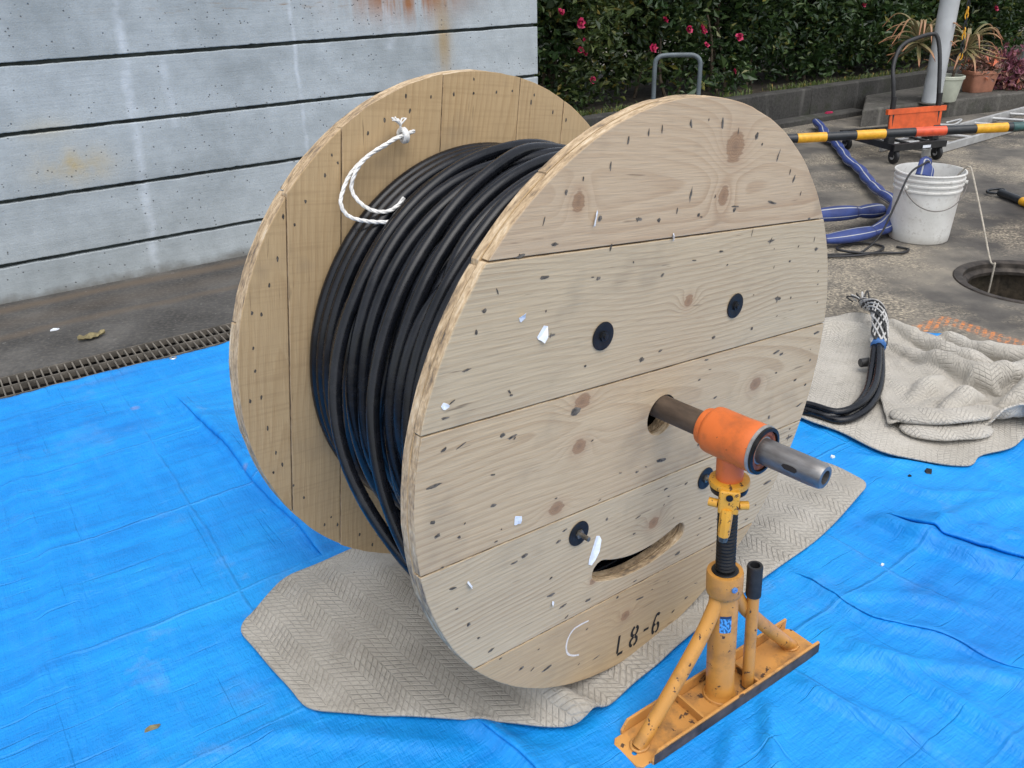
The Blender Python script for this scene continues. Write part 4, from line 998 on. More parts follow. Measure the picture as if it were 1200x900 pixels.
# channel base: floor plate with a drilled nose, two upstand flanges, cross ribs
hole = [(-.250+.0055*math.cos(a), -.005+.0055*math.sin(a)) for a in np.linspace(0, 2*np.pi, 16, endpoint=False)]
pm = curve_mesh([[(-.268, -.030), (-.258, -.040), (.270, -.040), (.280, -.03), (.280, .035), (.270, .045), (-.258, .045), (-.268, .035)], hole])
bm = bmesh.new(); bm.from_mesh(pm); ex = bmesh.ops.extrude_face_region(bm, geom=bm.faces[:], use_keep_orig=True)
for v in [g for g in ex['geom'] if isinstance(g, bmesh.types.BMVert)]: v.co.z = .006
bmesh.ops.recalc_face_normals(bm, faces=bm.faces[:]); bm.to_mesh(pm); bm.free()
o = link('base_plate', pm, M_JB, jack); o.location.z = zb; bev(o, .001)
for y0, y1 in ((-.046, -.0402), (.0452, .051)):
    V = [(-.238, y0, zb), (.272, y0, zb), (.272, y0, zb+.033), (-.222, y0, zb+.033), (-.238, y0, zb+.012)]; V += [(a, y1, c) for a, b_, c in V]
    o = mesh_obj('flange', V, [(0, 1, 2, 3, 4), (9, 8, 7, 6, 5)]+[(i, 5+i, 5+(i+1) % 5, (i+1) % 5) for i in range(5)], M_JB, jack); bev(o, .0012)
MB().box((-.236, -.0472, zb+.001), (.271, -.0462, zb+.029)).build('worn_face', M_EDGE, jack)
for x in (-.088, .078):
    bev(MB().box((x-.003, -.040, zb+.005), (x+.003, .045, zb+.027)).build('rib', M_JB, jack), .001)
A = AM()
MB().lathe([(.037, zb+.006), (.033, zb+.011), (.0300, zb+.018), (.0295, zb+.02), (.0295, .305), (0, .305)], 36, A).build('column', M_JY, jack, 50)
MB().lathe([(.0297, .283), (.035, .288), (.0365, .295), (.0365, .335), (.0350, .340), (.027, .340), (.025, .33), (.0, .33)], 36, A).build('collar', M_JY, jack, 50)
MB().lathe([(.020, .329), (.0265, .3405), (.0255, .3415), (.019, .342)], 30, A).build('grease_ring', M_SCREW, jack, 50)
sm_ = MB(); s_ = MB(); prof = [(.0, .30)]
z = .32
while z < .545: prof += [(.0165, z), (.0195, z+.0022), (.0195, z+.0040), (.0165, z+.0062)]; z += .0078
prof += [(.0, z)]
MB().lathe(prof, 28, A).build('screw', M_SCREW, jack, 60)
for sg, xf in ((-1, -.232), (1, .238)):
    MB().tube(smooth_path([(xf, .002, zb+.004), (xf*.8, .004, zb+.055), (xf*.30, .010, .20), (sg*.018, .014, .285)], 14), .0150, 18).build('brace', M_JY, jack, 50)
for sg, xf in ((-1, -.232), (1, .238)):
    q = np.linspace(0, 2*np.pi, 26, endpoint=False); wv_ = .0018*np.array([fnoise(v*4, sg, 1.7, 3) for v in q])
    MB().tube(np.stack([xf*.985+(.0170+wv_)*np.cos(q)*1.12, .0022+(.0165+wv_)*np.sin(q), np.full(26, zb+.0085)], 1), .0030, 7, closed=True).build('weld_bead', M_JB, jack, None)
q = np.linspace(0, 2*np.pi, 40, endpoint=False); wv_ = .0012*np.array([fnoise(v*7, 2, 1.7, 3) for v in q])
MB().tube(np.stack([(.0325+wv_)*np.cos(q), (.0325+wv_)*np.sin(q)+.001, np.full(40, zb+.0085)], 1), .0034, 7, closed=True).build('weld_bead', M_JB, jack, None)
hd = MB().lathe([(.0, zb+.008), (.0125, zb+.008), (.0125, .30), (.0, .30)], 20, Matrix.Translation((.066, -.020, 0)) @ A).build('handle', M_JY, jack, 50)
MB().lathe([(.0125, .258), (.0158, .259), (.0160, .33), (.0150, .333), (.0105, .333), (.0100, .305), (0, .305)], 24, Matrix.Translation((.066, -.020, 0)) @ A).build('grip', plain('black_rubber', (.016, .017, .019), .6, 0, .25, 60), hd, 40)
# set screw and blue label
sc_ = MB().lathe([(0, 0), (.0065, 0), (.0065, .005), (.003, .006), (0, .004)], 6, AM(.317) @ Matrix.Rotation(rad(-108), 4, 'Z') @ Matrix.Rotation(rad(90), 4, 'Y') @ Matrix.Translation((0, 0, .035))).build('set_screw', plain('blued_bolt', (.10, .22, .45), .4, .4, .3, 60), jack, 30)
def m_label():
    b = NB('blue_label'); c = b.coord('UV'); n = b.voro(b.scale(c, (1, 1, 1)), 9, out='Color', rnd=1.0)
    k = b.mix(b.mul(b.math('GREATER_THAN', b.sep(n)[0], .55), .8), (.09, .36, .80), (.02, .05, .12))
    k = b.mix(b.math('GREATER_THAN', b.sep(c)[1], .86), k, (.02, .04, .1)); return b.bsdf(k, .35)
lv = []; lf = []; lu = []
for i in range(7):
    q = rad(-150+i*7.5)
    for j, zz in enumerate((.205, .247)):
        p = A @ Vector((.0299*math.cos(q), .0299*math.sin(q), zz)); lv.append(tuple(p)); lu.append((i/6, j))
for i in range(6): lf.append((2*i, 2*i+2, 2*i+3, 2*i+1))
mesh_obj('label_sticker', lv, lf, m_label(), jack, True, None, lu)
# adjusting nut with folding lever
MB().lathe([(.022, .525), (.0345, .527), (.036, .533), (.036, .537), (.0, .537)], 30, A).build('thrust_plate', M_SCREW, jack, 40)
nut = MB().lathe([(.030, .538), (.0375, .540), (.0385, .545), (.0375, .551), (.029, .553), (.0, .553)], 36, A).build('nut', M_JN, jack, 40)
fx, fy = ax(.52)
LR = Matrix.Translation((fx, fy, 0)) @ Matrix.Rotation(rad(-48), 4, 'Z')
def lput(o): o.matrix_local = LR; return o
lput(bev(MB().box((-.019, -.043, .497), (.019, -.022, .547)).build('lever_block', M_JN, nut), .004, 3))
lput(MB().cyl((-.036, -.026, .512), (-.0195, -.030, .512), .0085, 14).build('pivot', M_JN, nut)); lput(MB().cyl((.0195, -.030, .512), (.036, -.026, .512), .0085, 14).build('pivot', M_JN, nut))
lput(MB().cyl((0, -.046, .535), (0, -.040, .535), .0065, 14).build('pin', M_SCREW, nut))
lput(MB().tube([(-.002, -.036, .505), (-.003, -.044, .480), (-.004, -.046, .452)], [.0125, .0118, .0112], 8).build('lever', M_JN, nut, 30))
lput(MB().tube([(-.004, -.046, .454), (-.0045, -.047, .441)], [.0095, .009], 8).build('lever_tip', M_BOLT, nut, 30))
# T-shaped bearing head
MB().lathe([(.0, .552), (.0255, .552), (.0255, .605), (.0, .605)], 32, A).build('head_stem', M_JO, jack, 40)
hx, hy = ax(.638); nl = np.array([math.cos(-.855922-JA), math.sin(-.855922-JA), 0])
# centre of the barrel lies on the drum axis
dl = Euler((0, 0, -JA)).to_matrix() @ Vector((DC[0]+nx*.168-JX, DC[1]+ny*.168-JY, .638)); hc = np.array(dl)
MBm = Matrix.Translation(Vector(hc)) @ Vector((0, 0, 1)).rotation_difference(Vector(nl)).to_matrix().to_4x4()
MB().lathe([(.0255, -.066), (.035, -.065), (.0365, -.061), (.0365, -.054), (.0385, -.052), (.0445, -.046), (.0455, -.041), (.0455, .024), (.0460, .026), (.0460, .052), (.0455, .054), (.0255, .054)], 40, MBm, True).build('bearing_head', M_JO, jack, 40)
MB().lathe([(.0455, .054), (.0470, .055), (.0470, .060), (.0445, .061)], 40, MBm).build('seal_rim', plain('grey_zinc', (.35, .35, .34), .45, .6, .2, 40), jack, 40)
MB().lathe([(.0445, .0545), (.0450, .066), (.0385, .067), (.0375, .058), (.0445, .0545)], 40, MBm).build('rubber_seal', M_SCREW, jack, 40)
MB().lathe([(.0375, .057), (.0370, .063), (.0300, .0635), (.0255, .060), (.0255, .056)], 40, MBm).build('inner_ring', plain('rust_red_ring', (.30, .085, .03), .55, .1, .3, 60), jack, 40)
MB().lathe([(.0, 0), (.0035, 0), (.004, .003), (.0, .004)], 10, MBm @ Matrix.Translation((0, 0, .02)) @ Matrix.Rotation(rad(-35), 4, 'Z') @ Matrix.Rotation(rad(90), 4, 'Y') @ Matrix.Translation((0, 0, .045))).build('grease_nipple', M_BOLT, jack, 30)

# ================================================================== CABLE ENDS WITH PULLING GRIP
ce = empty('cable_bundle', (1.3, 2.7, 0)); tag(ce, 'three black cable ends in a braided pulling grip on the pale mat', 'cable')
cp = np.array([(.22, 1.80, .19), (.50, 2.28, .07), (.78, 2.55, .045), (.90, 2.56, .04), (.994, 2.515, .046), (1.07, 2.455, .048), (1.16, 2.495, .055), (1.245, 2.60, .06), (1.315, 2.74, .075), (1.385, 2.92, .115)])-np.array([1.3, 2.7, 0])
for k, (ox, oy, oz) in enumerate(((-.016, .010, .0), (.012, -.014, -.004), (.008, .012, .014))):
    q = cp+np.array([ox, oy, oz]); q[-1] = cp[-1]+np.array([ox, oy, oz])*.5
    MB().tube(smooth_path(q, 50), .0128, 12).build('strand', M_CAB, ce, None)
gp = smooth_path(np.array([(1.375, 2.89, .11), (1.43, 3.03, .145), (1.465, 3.16, .15), (1.50, 3.32, .10), (1.545, 3.47, .055)])-np.array([1.3, 2.7, 0]), 60)
gr_r = np.interp(np.linspace(0, 1, 60), [0, .08, .5, .85, 1], [.026, .027, .025, .019, .014])
MB().tube(gp, gr_r*.86, 12).build('grip_core', plain('dark_grip_core', (.05, .05, .05), .8), ce, None)  # dark grey core visible between the grip wires
MB().tube(gp[:3]-np.array([.004, .01, .004]), .0278, 14).build('blue_tape', plain('blue_tape', (.03, .11, .30), .6), ce, None)
M_WIRE = plain('white_grip_strand', (.46, .45, .43), .55, .1, .2, 60); M_WIRE2 = plain('dark_grip_strand', (.03, .03, .03), .6)
T_ = np.gradient(gp, axis=0); T_ /= np.linalg.norm(T_, axis=1)[:, None]; N_ = np.cross(T_, [0, 0, 1.]); N_ /= np.linalg.norm(N_, axis=1)[:, None]; B_ = np.cross(N_, T_)
for sgn in (1, -1):
    for k in range(9):
        q = sgn*np.linspace(0, 7.5, 60)+2*np.pi*k/9
        MB().tube(gp+(N_*np.cos(q)[:, None]+B_*np.sin(q)[:, None])*(gr_r+.0012*sgn)[:, None], .0040, 5).build('grip_wire', M_WIRE if (k % 3) else M_WIRE2, ce, None)
for k in range(5):
    e0 = gp[-1]; a = -.9+.42*k
    MB().tube(smooth_path([e0, e0+np.array([.03*math.sin(a), .035, .008]), e0+np.array([.06*math.sin(a), .055+.01*math.cos(a), .0+.006*k]), e0+np.array([.05*math.sin(a)+.01, .03, -.012])], 14), .0036, 5).build('wire_loop', M_WIRE if k % 2 else M_WIRE2, ce, None)
cap = MB(); cap.cyl((1.292-1.3, 2.835-2.7, .062), (1.365-1.3, 2.845-2.7, .066), .0165, 16, None, .003); cap.build('end_cap', plain('black_heatshrink', (.02, .02, .02), .55), ce)

# ================================================================== BUCKET, HOSE, CORDS
M_BUCK = plain('scuffed_white_plastic', (.66, .65, .61), .48, 0, .10, 9, .1, 50)
def m_bucket():
    b = NB('dirty_white_bucket'); c = b.coord(); n = b.noise(c, 9, 5, .65); f = b.noise(c, 38, 4, .7)
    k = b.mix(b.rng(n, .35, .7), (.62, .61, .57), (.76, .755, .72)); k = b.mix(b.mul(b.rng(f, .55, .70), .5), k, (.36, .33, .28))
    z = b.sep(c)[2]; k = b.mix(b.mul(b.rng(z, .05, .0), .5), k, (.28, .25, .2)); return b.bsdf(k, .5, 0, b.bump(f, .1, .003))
bk = empty('bucket', (2.270, 4.545, 0)); tag(bk, 'scuffed white plastic bucket with a wire handle near the manhole', 'bucket')
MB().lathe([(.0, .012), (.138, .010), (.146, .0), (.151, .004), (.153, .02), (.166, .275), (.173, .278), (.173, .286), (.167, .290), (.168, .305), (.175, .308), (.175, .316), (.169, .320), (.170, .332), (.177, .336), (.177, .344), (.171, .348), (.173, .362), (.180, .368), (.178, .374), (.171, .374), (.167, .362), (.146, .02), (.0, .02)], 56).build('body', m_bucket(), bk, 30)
def bp(a, z, r): return (r*math.cos(a), r*math.sin(a), z)
aL, aR = rad(208), rad(333)+rad(0)
hp = []
for t in np.linspace(0, 1, 30):
    a = aL+(aR-aL)*t; z = .300-.130*math.sin(math.pi*min(1, t*1.0))**.8*(1-.25*t)+.02*t; hp.append(bp(a, z, .186))
MB().tube(hp, .0028, 6).build('wire_handle', plain('handle_wire', (.16, .15, .14), .4, .7), bk, None)
MB().cyl(bp(aL, .300, .166), bp(aL, .300, .188), .011, 14).build('handle_lug', M_BUCK, bk); MB().cyl(bp(aR, .320, .168), bp(aR, .320, .188), .011, 14).build('handle_lug', M_BUCK, bk)
tr = MB(); tr.tube(smooth_path([(2.36, 4.50, .30), (2.395, 4.445, .395), (2.405, 4.42, .41), (2.412, 4.39, .385), (2.420, 4.22, .19), (2.428, 4.085, .022), (2.430, 4.045, .004), (2.431, 4.035, -.05), (2.431, 4.033, -.7)], 60), .0045, 7)
tag(tr.build('thin_rope', plain('hemp_cord', (.42, .38, .31), .9, 0, .15, 60), None, None), 'thin pale cord running from the bucket down into the manhole', 'rope')
def m_hose():
    b = NB('blue_sleeve'); u = b.sep(b.coord('UV')); c = b.coord(); n = b.noise(c, 12, 4)
    k = b.mix(b.rng(n, .3, .7), (.018, .032, .125), (.036, .066, .24))
    f = u[0]
    s1 = b.rng(b.math('ABSOLUTE', b.sub(f, .16)), .017, .011); s2 = b.rng(b.math('ABSOLUTE', b.sub(f, .36)), .011, .006); s3 = b.rng(b.math('ABSOLUTE', b.sub(f, .92)), .02, .015)
    k = b.mix(b.math('MAXIMUM', s1, b.math('MAXIMUM', s2, s3)), k, (.40, .41, .41))
    lac = b.rng(b.math('ABSOLUTE', b.sub(b.math('FRACT', b.mul(u[1], 3.4)), .5)), .47, .495)
    k = b.mix(b.mul(lac, .8), k, (.015, .02, .08))
    return b.bsdf(k, .6, 0, b.bump(b.noise(c, 25, 3), .4, .01))
M_HOSE = m_hose()
def hose(name, pts, w_, fl, lab, tilt=(0, 0, 1), n=110):
    P = smooth_path(pts, n); s = np.concatenate([[0], np.cumsum(np.linalg.norm(np.diff(P, axis=0), axis=1))])
    P = P+np.stack([.018*vn(s, 0*s, 3.1, 71+w_*9), .018*vn(s, 0*s, 2.7, 74+w_*9), .010*vn(s, 0*s, 3.9, 77)], 1)*np.clip(s*4, 0, 1)[:, None]
    Rr = w_*(.70+.34*np.abs(np.sin(np.pi*s*3.4+.3))**.7)
    m = MB(); m.tube(P, Rr, 20, flat=fl, up=tilt); return tag(m.build(name, M_HOSE, None, None), lab, 'hose')
hose('protective_sleeve', [(2.80, 7.85, .06), (2.70, 7.30, .05), (2.61, 6.75, .05), (2.52, 6.20, .05), (2.43, 5.66, .05), (2.355, 5.24, .055), (2.31, 4.98, .06), (2.235, 4.78, .06), (2.10, 4.60, .055), (1.93, 4.48, .05), (1.74, 4.42, .045), (1.50, 4.42, .04)], .045, .66, 'blue striped protective sleeve snaking from the trolley past the bucket', (.25, -.25, 1), 150)
hose('protective_sleeve', [(2.20, 4.90, .06), (2.10, 4.80, .085), (1.99, 4.735, .10), (1.86, 4.70, .105), (1.70, 4.70, .10), (1.45, 4.74, .09)], .042, .8, 'short shaded blue sleeve bunched behind the long sleeve, against the drum flange', (.0, -.9, .5), 60)
hose('sleeve_end', [(2.24, 4.60, .12), (2.225, 4.57, .25), (2.222, 4.555, .36), (2.215, 4.53, .41), (2.205, 4.49, .40), (2.20, 4.47, .36)], .046, .4, 'blue striped sleeve end folded over inside the white bucket', (0, -1, .3), 30)
M_CORD = plain('black_cord', (.012, .012, .013), .5, 0, .2, 50)
tag(MB().tube(smooth_path([(2.24, 4.56, .30), (2.23, 4.50, .42), (2.17, 4.44, .425), (2.10, 4.42, .38), (2.03, 4.36, .25), (1.95, 4.30, .10), (1.86, 4.27, .02), (1.75, 4.25, .012), (1.60, 4.26, .012)], 60), .0055, 7).build('electric_lead', M_CORD, None, None), 'thin black lead rising from the ground over the bucket rim', 'cord')
tag(MB().tube(smooth_path([(1.45, 4.25, .012), (1.62, 4.22, .012), (1.80, 4.215, .014), (1.93, 4.26, .016), (2.0, 4.36, .012), (1.93, 4.43, .012), (1.80, 4.40, .012), (1.74, 4.30, .02), (1.85, 4.235, .02), (1.97, 4.25, .012), (2.06, 4.25, .012), (2.11, 4.30, .012), (2.07, 4.35, .012)], 90), .007, 7).build('electric_lead', M_CORD, None, None), 'looped black lead lying on the ground left of the bucket', 'cord')

# ================================================================== BARRIER BARS
M_BB = plain('bar_black', (.014, .017, .020), .4, 0, .2, 30); M_BY = plain('bar_yellow', (.72, .36, .02), .35, 0, .1, 40); M_BR = plain('bar_red', (.66, .085, .03), .35, 0, .1, 40)
M_BG = plain('bar_green', (.03, .085, .08), .4, 0, .2, 40); M_CONE = plain('cone_orange', (.65, .10, .03), .5, 0, .1, 12)
bb = empty('barrier_bar', (1.25, 4.584, .540)); tag(bb, 'black yellow and red striped barrier bar held level above the bucket', 'barrier bar')
bdir = Vector((1.205, .014, .028)).normalized()
def bpt(x): t = (x-1.25)/bdir.x; return np.array(bdir*t)
MB().cyl(bpt(1.22), bpt(3.25), .0235, 20).build('bar', M_BB, bb)
def pxx(p): return 1.545+(p-934)/221.0
for a, c2, m in ((934, 968, M_BY), (1003, 1037, M_BY), (1072, 1108, M_BR), (1143, 1180, M_BY), (1186, 1215, M_BG), (864, 899, M_BY), (1250, 1284, M_BY)):
    MB().cyl(bpt(pxx(a)), bpt(pxx(c2)), .0250, 20, None, .001).build('sleeve', m, bb)
for x in (1.26, 3.20):
    p = bpt(x); k = MB().lathe([(.19, 0), (.19, .02), (.13, .03), (.035, .55+float(p[2])), (.028, .58+float(p[2])), (0, .585+float(p[2]))], 24, Matrix.Translation((float(p[0]), float(p[1])+.05, -.54))).build('cone', M_CONE, bb, 40)
gb = empty('barrier_bar', (3.136, 5.384, 0)); tag(gb, 'yellow and black bar with a ring end lying on the ground', 'barrier bar')
q = np.linspace(0, 2*np.pi, 28, endpoint=False)
MB().tube(np.stack([.052*np.cos(q), .045*np.sin(q), .028+.006*np.cos(q)], 1), .008, 8, closed=True).build('ring', M_BB, gb, None)
gd = np.array([.10, -.99, 0]); 
MB().cyl(gd*.045+[0, 0, .028], gd*1.9+[0, 0, .026], .0245, 18).build('bar', M_BB, gb)
for a in (.26, .62, .98, 1.34): MB().cyl(gd*a+[0, 0, .028], gd*(a+.17)+[0, 0, .0275], .026, 18).build('sleeve', M_BY, gb)

# ================================================================== HAND TRUCK
ct = empty('hand_truck', (2.88, 6.36, 0), (0, 0, rad(15.6))); tag(ct, 'black platform hand truck with folding handle and orange cross plate', 'hand truck')
M_CB = plain('cart_black', (.014, .014, .015), .5, 0, .25, 20); M_CO = plain('cart_orange', (.66, .105, .025), .42, 0, .12, 14); M_AL = plain('aluminium', (.50, .50, .49), .42, .45, .1, 10)
CW, CL = .38, .62
fr = MB()
for x in (-.02, CW+.02): fr.box((x-.02, -.03, .10), (x+.02, CL, .145))
for y in (-.02, CL-.02): fr.box((-.04, y-.02, .10), (CW+.04, y+.02, .146))
fr.build('deck_frame', M_CB, ct, 30)
for k in range(5): MB().cyl((.0, .08+k*.115, .128), (CW, .08+k*.115, .128), .010, 8).build('deck_rail', M_AL, ct)
for k in range(2): MB().box((.09+k*.18, .0, .135), (.12+k*.18, CL-.04, .148)).build('deck_slat', M_CB, ct)
for x in (0, CW):
    for y in (.0, CL-.06):
        wl_ = MB().lathe([(0, -.016), (.044, -.016), (.052, -.010), (.052, .010), (.044, .016), (0, .016)], 22, Matrix.Translation((x, y, .053)) @ Matrix.Rotation(rad(90), 4, 'Y')).build('wheel', M_CB, ct, 40)
        MB().lathe([(0, -.018), (.022, -.018), (.022, .018), (0, .018)], 14, Matrix.Translation((x, y, .053)) @ Matrix.Rotation(rad(90), 4, 'Y')).build('hub', M_AL, wl_, 40)
        f_ = MB(); f_.box((x-.026, y-.02, .05), (x-.020, y+.02, .104)); f_.box((x+.020, y-.02, .05), (x+.026, y+.02, .104)); f_.box((x-.026, y-.03, .098), (x+.026, y+.03, .104)); f_.build('caster_fork', M_CB, ct, 30)
for x in (-.005, CW+.005): bev(MB().box((x-.030, .045, .10), (x+.030, .10, .245)).build('handle_socket', M_CB, ct), .006)
hp = [(-.005, .075, .22), (-.012, .085, .40), (-.022, .11, .56), (-.015, .15, .66), (.035, .19, .76), (.11, .22, .815), (.22, .235, .845), (CW-.05, .24, .865), (CW-.0, .22, .85), (CW+.012, .17, .72), (CW+.008, .10, .44), (CW+.005, .075, .22)]
MB().tube(smooth_path(hp, 70), .0145, 12).build('handle', M_CB, ct, None)
for x in (-.012, CW+.006): MB().cyl((x, .078, .26), (x, .088, .47), .020, 12).build('handle_sleeve', M_CB, ct)
op = MB().box((-.038, .040, .235), (CW+.038, .055, .385)).build('cross_plate', M_CO, ct); bev(op, .006)
op.rotation_euler = (rad(-4), 0, 0)
MB().box((-.065, .034, .350), (CW+.065, .062, .386)).build('plate_lip', M_CO, op)
MB().box((.20, -.0505, .108), (.27, -.0502, .128)).build('sticker', M_PAPER, ct)

# ================================================================== ALUMINIUM LADDER
ld = empty('ladder', (3.56, 6.815, 0), (0, 0, math.atan2(.732, .94))); tag(ld, 'aluminium ladder lying on the ground behind the hand truck', 'ladder')
for y in (0.0, .34): bev(MB().box((-.5, y-.013, .004), (2.6, y+.013, .066)).build('rail', M_AL, ld), .003)
for k in range(8): MB().cyl((-.35+k*.36, .01, .036), (-.35+k*.34, .33, .036), .014, 10).build('rung', M_AL, ld)
MB().tube(smooth_path([(.10, .33, .08), (.35, .35, .10), (.55, .30, .085), (.8, .36, .09), (.62, .40, .08)], 40), .009, 7).build('stay', M_AL, ld, None)

# ================================================================== POLES, POTS, PLANTS
M_POLE = plain('white_painted_pole', (.46, .48, .49), .35, 0, .08, 5)
for (x, y, lab) in ((3.925, 8.105, 'white painted steel pole standing in front of the cream plant pot'), (5.49, 9.33, 'white pole at the right edge beyond the terracotta planter')):
    e = empty('pole', (x, y, .155)); tag(e, lab, 'pole', 'white poles')
    MB().lathe([(0, 0), (.082, 0), (.082, 3.2), (0, 3.2)], 32).build('tube', M_POLE, e, 40) if y < 9 else MB().lathe([(0, 0), (.10, 0), (.10, 3.2), (0, 3.2)], 32).build('tube', M_POLE, e, 40)
    MB().lathe([(.085, .0), (.112, .0), (.112, .006), (.085, .010)], 24).build('base_collar', M_SLAB, e, 40)
M_CREAM = plain('cream_plastic', (.50, .52, .42), .45, 0, .08, 10); M_TERR = plain('terracotta_plastic', (.42, .185, .115), .6, 0, .10, 12)
M_SOIL = bpy.data.materials['bed_soil']
def m_aloe(nm, a, b2, tip):
    b = NB(nm); u = b.sep(b.coord('UV')); k = b.mix(b.rng(u[1], .45, .95), b.mix(b.rng(b.noise(b.coord(), 12, 3), .35, .65), a, b2), tip); return b.bsdf(k, .5)
M_AL1 = m_aloe('aloe_leaf', (.17, .17, .07), (.26, .20, .10), (.40, .17, .09))
def leaf_strip(pts, w0, mat, par, nm='leaf'):
    P = smooth_path(pts, 12); T_ = np.gradient(P, axis=0); S_ = np.cross(T_, [0, 0, 1.]); S_ /= np.linalg.norm(S_, axis=1)[:, None]+1e-9
    V = []; uv = []
    for i, p in enumerate(P):
        t = i/11; ww = w0*(1-t)**.7*(.75+.5*min(1, t*4)); 
        V += [p-S_[i]*ww+[0, 0, ww*.5], p-[0, 0, ww*.2], p+S_[i]*ww+[0, 0, ww*.5]]; uv += [(0, t), (.5, t), (1, t)]
    Fc = [(3*i+j, 3*i+j+1, 3*i+j+4, 3*i+j+3) for i in range(11) for j in (0, 1)]
    o = mesh_obj(nm, V, Fc, mat, par, True, None, uv); solid(o, .004); return o
def aloe(e, c, n, L, seed, droop=1.0):
    r5 = random.Random(seed)
    for k in range(n):
        a = k*2.4+r5.uniform(-.3, .3); el = r5.uniform(-.45, 1.15); l = L*r5.uniform(.7, 1.15)
        d = np.array([math.cos(a), math.sin(a), 0]); c0 = np.array(c)
        h = l*math.sin(el)
        leaf_strip([c0, c0+d*l*.35*math.cos(el*.6)+[0, 0, h*.55], c0+d*l*.72*math.cos(el*.5)+[0, 0, h*.75-.02*droop], c0+d*l*.98*math.cos(el*.4)+[0, 0, h*.62-.10*droop*r5.uniform(.2, 1.2)]], .019, M_AL1, e)
pw = empty('potted_aloe', (4.085, 8.20, .155)); tag(pw, 'red tipped aloe in a cream pot behind the white pole', 'potted plant')
MB().lathe([(0, .0), (.100, .0), (.105, .008), (.135, .195), (.146, .200), (.148, .222), (.140, .228), (.130, .222), (.126, .19), (0, .19)], 36).build('pot', M_CREAM, pw, 40)
MB().lathe([(.128, .195), (0, .205)], 24).build('soil', M_SOIL, pw, None)
MB().tube(smooth_path([(-.03, .03, .18), (-.10, .05, .34), (-.20, .05, .47)], 8), .013, 8).build('stem', M_BARK, pw, None)
MB().tube(smooth_path([(.04, .0, .18), (.07, .02, .30), (.12, .02, .42)], 8), .013, 8).build('stem', M_BARK, pw, None)
aloe(pw, (-.30, .05, .50), 34, .36, 3, 1.2); aloe(pw, (.13, .02, .45), 30, .34, 5, 1.2)
tp = empty('planter', (4.66, 8.72, .155), (0, 0, rad(14))); tag(tp, 'terracotta coloured rectangular planter with pinkish succulents on the platform', 'planter')
def sq(a, b2, n=40, e=.38):
    return [(a*math.copysign(abs(math.cos(q))**e, math.cos(q)), b2*math.copysign(abs(math.sin(q))**e, math.sin(q))) for q in np.linspace(0, 2*np.pi, n, endpoint=False)]
def tub(prof):
    m = MB(); n = 40; V = []
    for (a, b2, z) in prof: V += [(x, y, z) for x, y in sq(a, b2)]
    Fc = [tuple(range(n))[::-1]]+[(i*n+k, i*n+(k+1) % n, (i+1)*n+(k+1) % n, (i+1)*n+k) for i in range(len(prof)-1) for k in range(n)]+[tuple(range((len(prof)-1)*n, len(prof)*n))]
    return m.raw(V, Fc)
tub([(.125, .075, 0), (.130, .08, .01), (.150, .098, .165), (.160, .108, .170), (.162, .110, .198), (.150, .098, .200), (.146, .094, .16)]).build('pot', M_TERR, tp, 40)
tub([(.14, .09, .155), (.14, .09, .165)]).build('soil', M_SOIL, tp, None)
r6 = np.random.default_rng(9)
def rosettes(e, n, spread, c, col, sz):
    P = np.array(c)+r6.normal(size=(n, 3))*np.array(spread); P[:, 2] = np.maximum(P[:, 2], .01)
    V, Fc, uv = leaves_mesh(P, sz, r6, .9); o = mesh_obj('succulents', V, Fc, col, e, False, None, uv); o['kind'] = 'stuff'
M_SUC = m_leaf('succulent_pink', (.10, .075, .05), (.24, .12, .10), (.36, .17, .13), .6); M_SUC2 = m_leaf('coleus_purple', (.10, .03, .05), (.20, .05, .09), (.30, .12, .14), .6)
rosettes(tp, 900, (.075, .05, .05), (.0, 0, .235), M_SUC, .055)
for k in range(9): 
    a = k*.7; leaf_strip([(.05*math.cos(a), .03*math.sin(a), .18), (.08*math.cos(a), .05*math.sin(a), .28), (.14*math.cos(a), .08*math.sin(a), .34+.03*(k % 3)), (.19*math.cos(a), .1*math.sin(a), .33)], .008, M_AL1, tp)
cp_ = empty('trailing_succulent', (5.02, 8.93, .155)); tag(cp_, 'purplish trailing succulent clump right of the terracotta planter', 'plant')
rosettes(cp_, 1500, (.13, .10, .09), (0, 0, .13), M_SUC2, .06); rosettes(cp_, 700, (.10, .07, .05), (.1, -.10, .06), M_SUC, .06)
# yellow chain hanging beside the pole
chn = empty('plastic_chain', (4.075, 8.02, .56)); tag(chn, 'yellow and black plastic chain hanging beside the white pole', 'chain')
q = np.linspace(0, 2*np.pi, 20, endpoint=False)
lk = MB().tube(np.stack([.012*np.cos(q), 0*q, .024*np.sin(q)*(1+.15*np.abs(np.sin(q)))], 1), .0055, 7, closed=True).build('link', M_BY, chn, None)
lk2 = MB().tube(np.stack([.012*np.cos(q), 0*q, .024*np.sin(q)*(1+.15*np.abs(np.sin(q)))], 1), .0055, 7, closed=True); lk2 = mesh_obj('link', lk2.V, lk2.F, M_BB, chn, True)
lk.location = (0, 0, 0); lk2.location = (-.002, 0, .042); lk2.rotation_euler.z = rad(90)
for k in range(2, 26):
    o = bpy.data.objects.new('link', (lk if k % 4 < 2 else lk2).data); COL.objects.link(o); o.parent = chn; o.location = (-.0025*k, 0, .042*k); o.rotation_euler.z = rad(90*(k % 2))
MB().cyl((-.065, 0, 1.06), (-.10, .03, 1.06), .006, 8).build('hook', M_BOLT, chn)
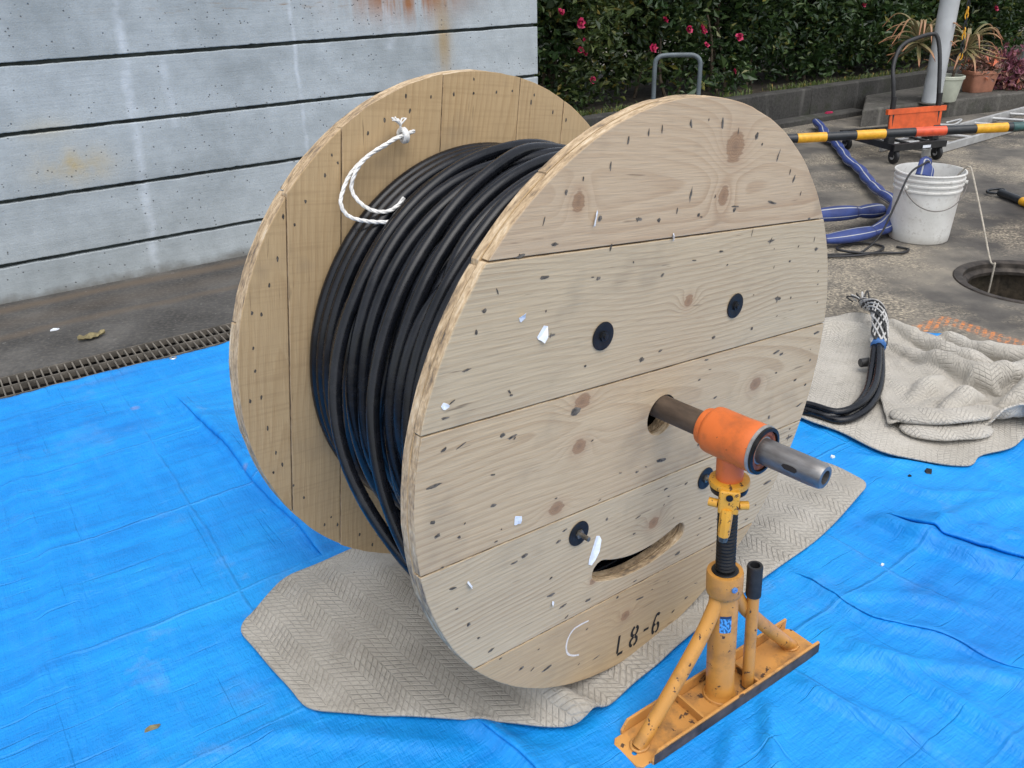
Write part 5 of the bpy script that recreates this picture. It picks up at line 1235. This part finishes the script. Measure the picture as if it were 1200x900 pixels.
# bent pipe rail in front of the hedge
rl = empty('pipe_rail', (1.36, 8.30, 0)); tag(rl, 'grey bent pipe rail standing before the shrubs behind the drum', 'rail')
rl.location = (1.395, 7.25, 0); s0 = .0
MB().tube(smooth_path([(-.17, .03, .0), (-.17, .03, .35), (-.17, .03, .62), (-.155, .03, .685), (-.10, .03, .708), (.05, .0, .712), (.13, -.02, .708), (.175, -.03, .675), (.185, -.03, .60), (.185, -.03, .35), (.185, -.03, .0)], 70), .0185, 14).build('pipe', plain('grey_rail_paint', (.11, .135, .15), .45, 0, .12, 10), rl, None)
for x, y in ((-.17, .03), (.185, -.03)): MB().lathe([(0, 0), (.05, 0), (.05, .008), (.02, .010), (0, .01)], 18, Matrix.Translation((x, y, .001))).build('foot_flange', M_BOLT, rl, 40)

# ================================================================== LITTER
M_DRY = plain('dry_leaf', (.24, .20, .10), .8, 0, .25, 40, .4, 60)
def litter_leaf(x, y, a, L, lab, mat, nm='fallen_leaf', z0=.006, cat='leaf'):
    n = 9; V = []; Fc = []
    for i in range(n):
        t = i/(n-1); wd_ = L*.24*math.sin(math.pi*min(1, .06+t*.94))*(1+.25*math.sin(i*2.7)); xx = (t-.5)*L; zz = z0+.010*(t-.5)**2*8*L*3
        V += [(xx, -wd_, zz+.012), (xx, 0, zz), (xx, wd_*.8, zz+.016+.006*math.sin(i*1.9))]
    for i in range(n-1): Fc += [(3*i, 3*i+3, 3*i+4, 3*i+1), (3*i+1, 3*i+4, 3*i+5, 3*i+2)]
    o = mesh_obj(nm, V, Fc, mat, None, True); solid(o, .0008); o.location = (x, y, 0); o.rotation_euler.z = a
    return tag(o, lab, cat)
litter_leaf(-1.815, 3.405, rad(42), .115, 'curled dry leaf lying on the dark pavement by the grating', M_DRY)
def bit(x, y, z, L, w_, a, mat, nm, lab, cat, h=.004):
    V = [(-L*.5, -w_*.4, 0), (L*.3, -w_*.5, .0), (L*.5, w_*.2, 0), (-.1*L, w_*.5, 0), (-L*.45, w_*.3, 0)]; V += [(p[0]*.85, p[1]*.85, h+.003*((i % 2))) for i, p in enumerate(V)]
    o = mesh_obj(nm, V, [(4, 3, 2, 1, 0), (5, 6, 7, 8, 9)]+[(i, (i+1) % 5, 5+(i+1) % 5, 5+i) for i in range(5)], mat); o.location = (x, y, z); o.rotation_euler.z = a
    return tag(o, lab, cat)
bit(-2.03, 3.515, .0045, .040, .018, .5, M_PAPER, 'paper_scrap', 'tiny white paper scrap on the dark pavement near the wall', 'scrap')
bit(1.257, 2.172, float(tarp_z(1.257, 2.172))+.002, .034, .022, 1.2, M_BLK, 'tape_scrap', 'small black tape scrap on the blue sheet beside the pale mat', 'scrap', .002)
bit(1.19, 2.148, float(tarp_z(1.19, 2.148))+.002, .012, .008, .2, M_BLK, 'tape_scrap', 'tiny black speck on the blue sheet left of the tape scrap', 'scrap', .002)
bit(-.772, 1.276, float(tarp_z(-.772, 1.276))+.002, .034, .010, .5, M_DRY, 'leaf_scrap', 'torn brown leaf scrap on the blue sheet at lower left', 'scrap', .004)
bit(.998, 2.264, float(tarp_z(.998, 2.264))+.002, .014, .012, .5, M_PAPER, 'paper_scrap', 'tiny white crumb on the blue sheet beyond the shaft end', 'scrap', .004)
bit(.942, 1.737, float(tarp_z(.942, 1.737))+.002, .010, .006, .5, M_PAPER, 'paper_scrap', 'tiny pale crumb on the blue sheet right of the jack', 'scrap', .003)
for k, (x, y, lab) in enumerate(((3.30, 8.42, 'pink petals fallen beside the platform corner'), (3.08, 8.33, 'fallen pink petal on the retaining wall footing'))):
    bit(x, y, .052 if k else .01, .10, .05, .6*k, M_PET, 'fallen_petal', lab, 'petal', .01)
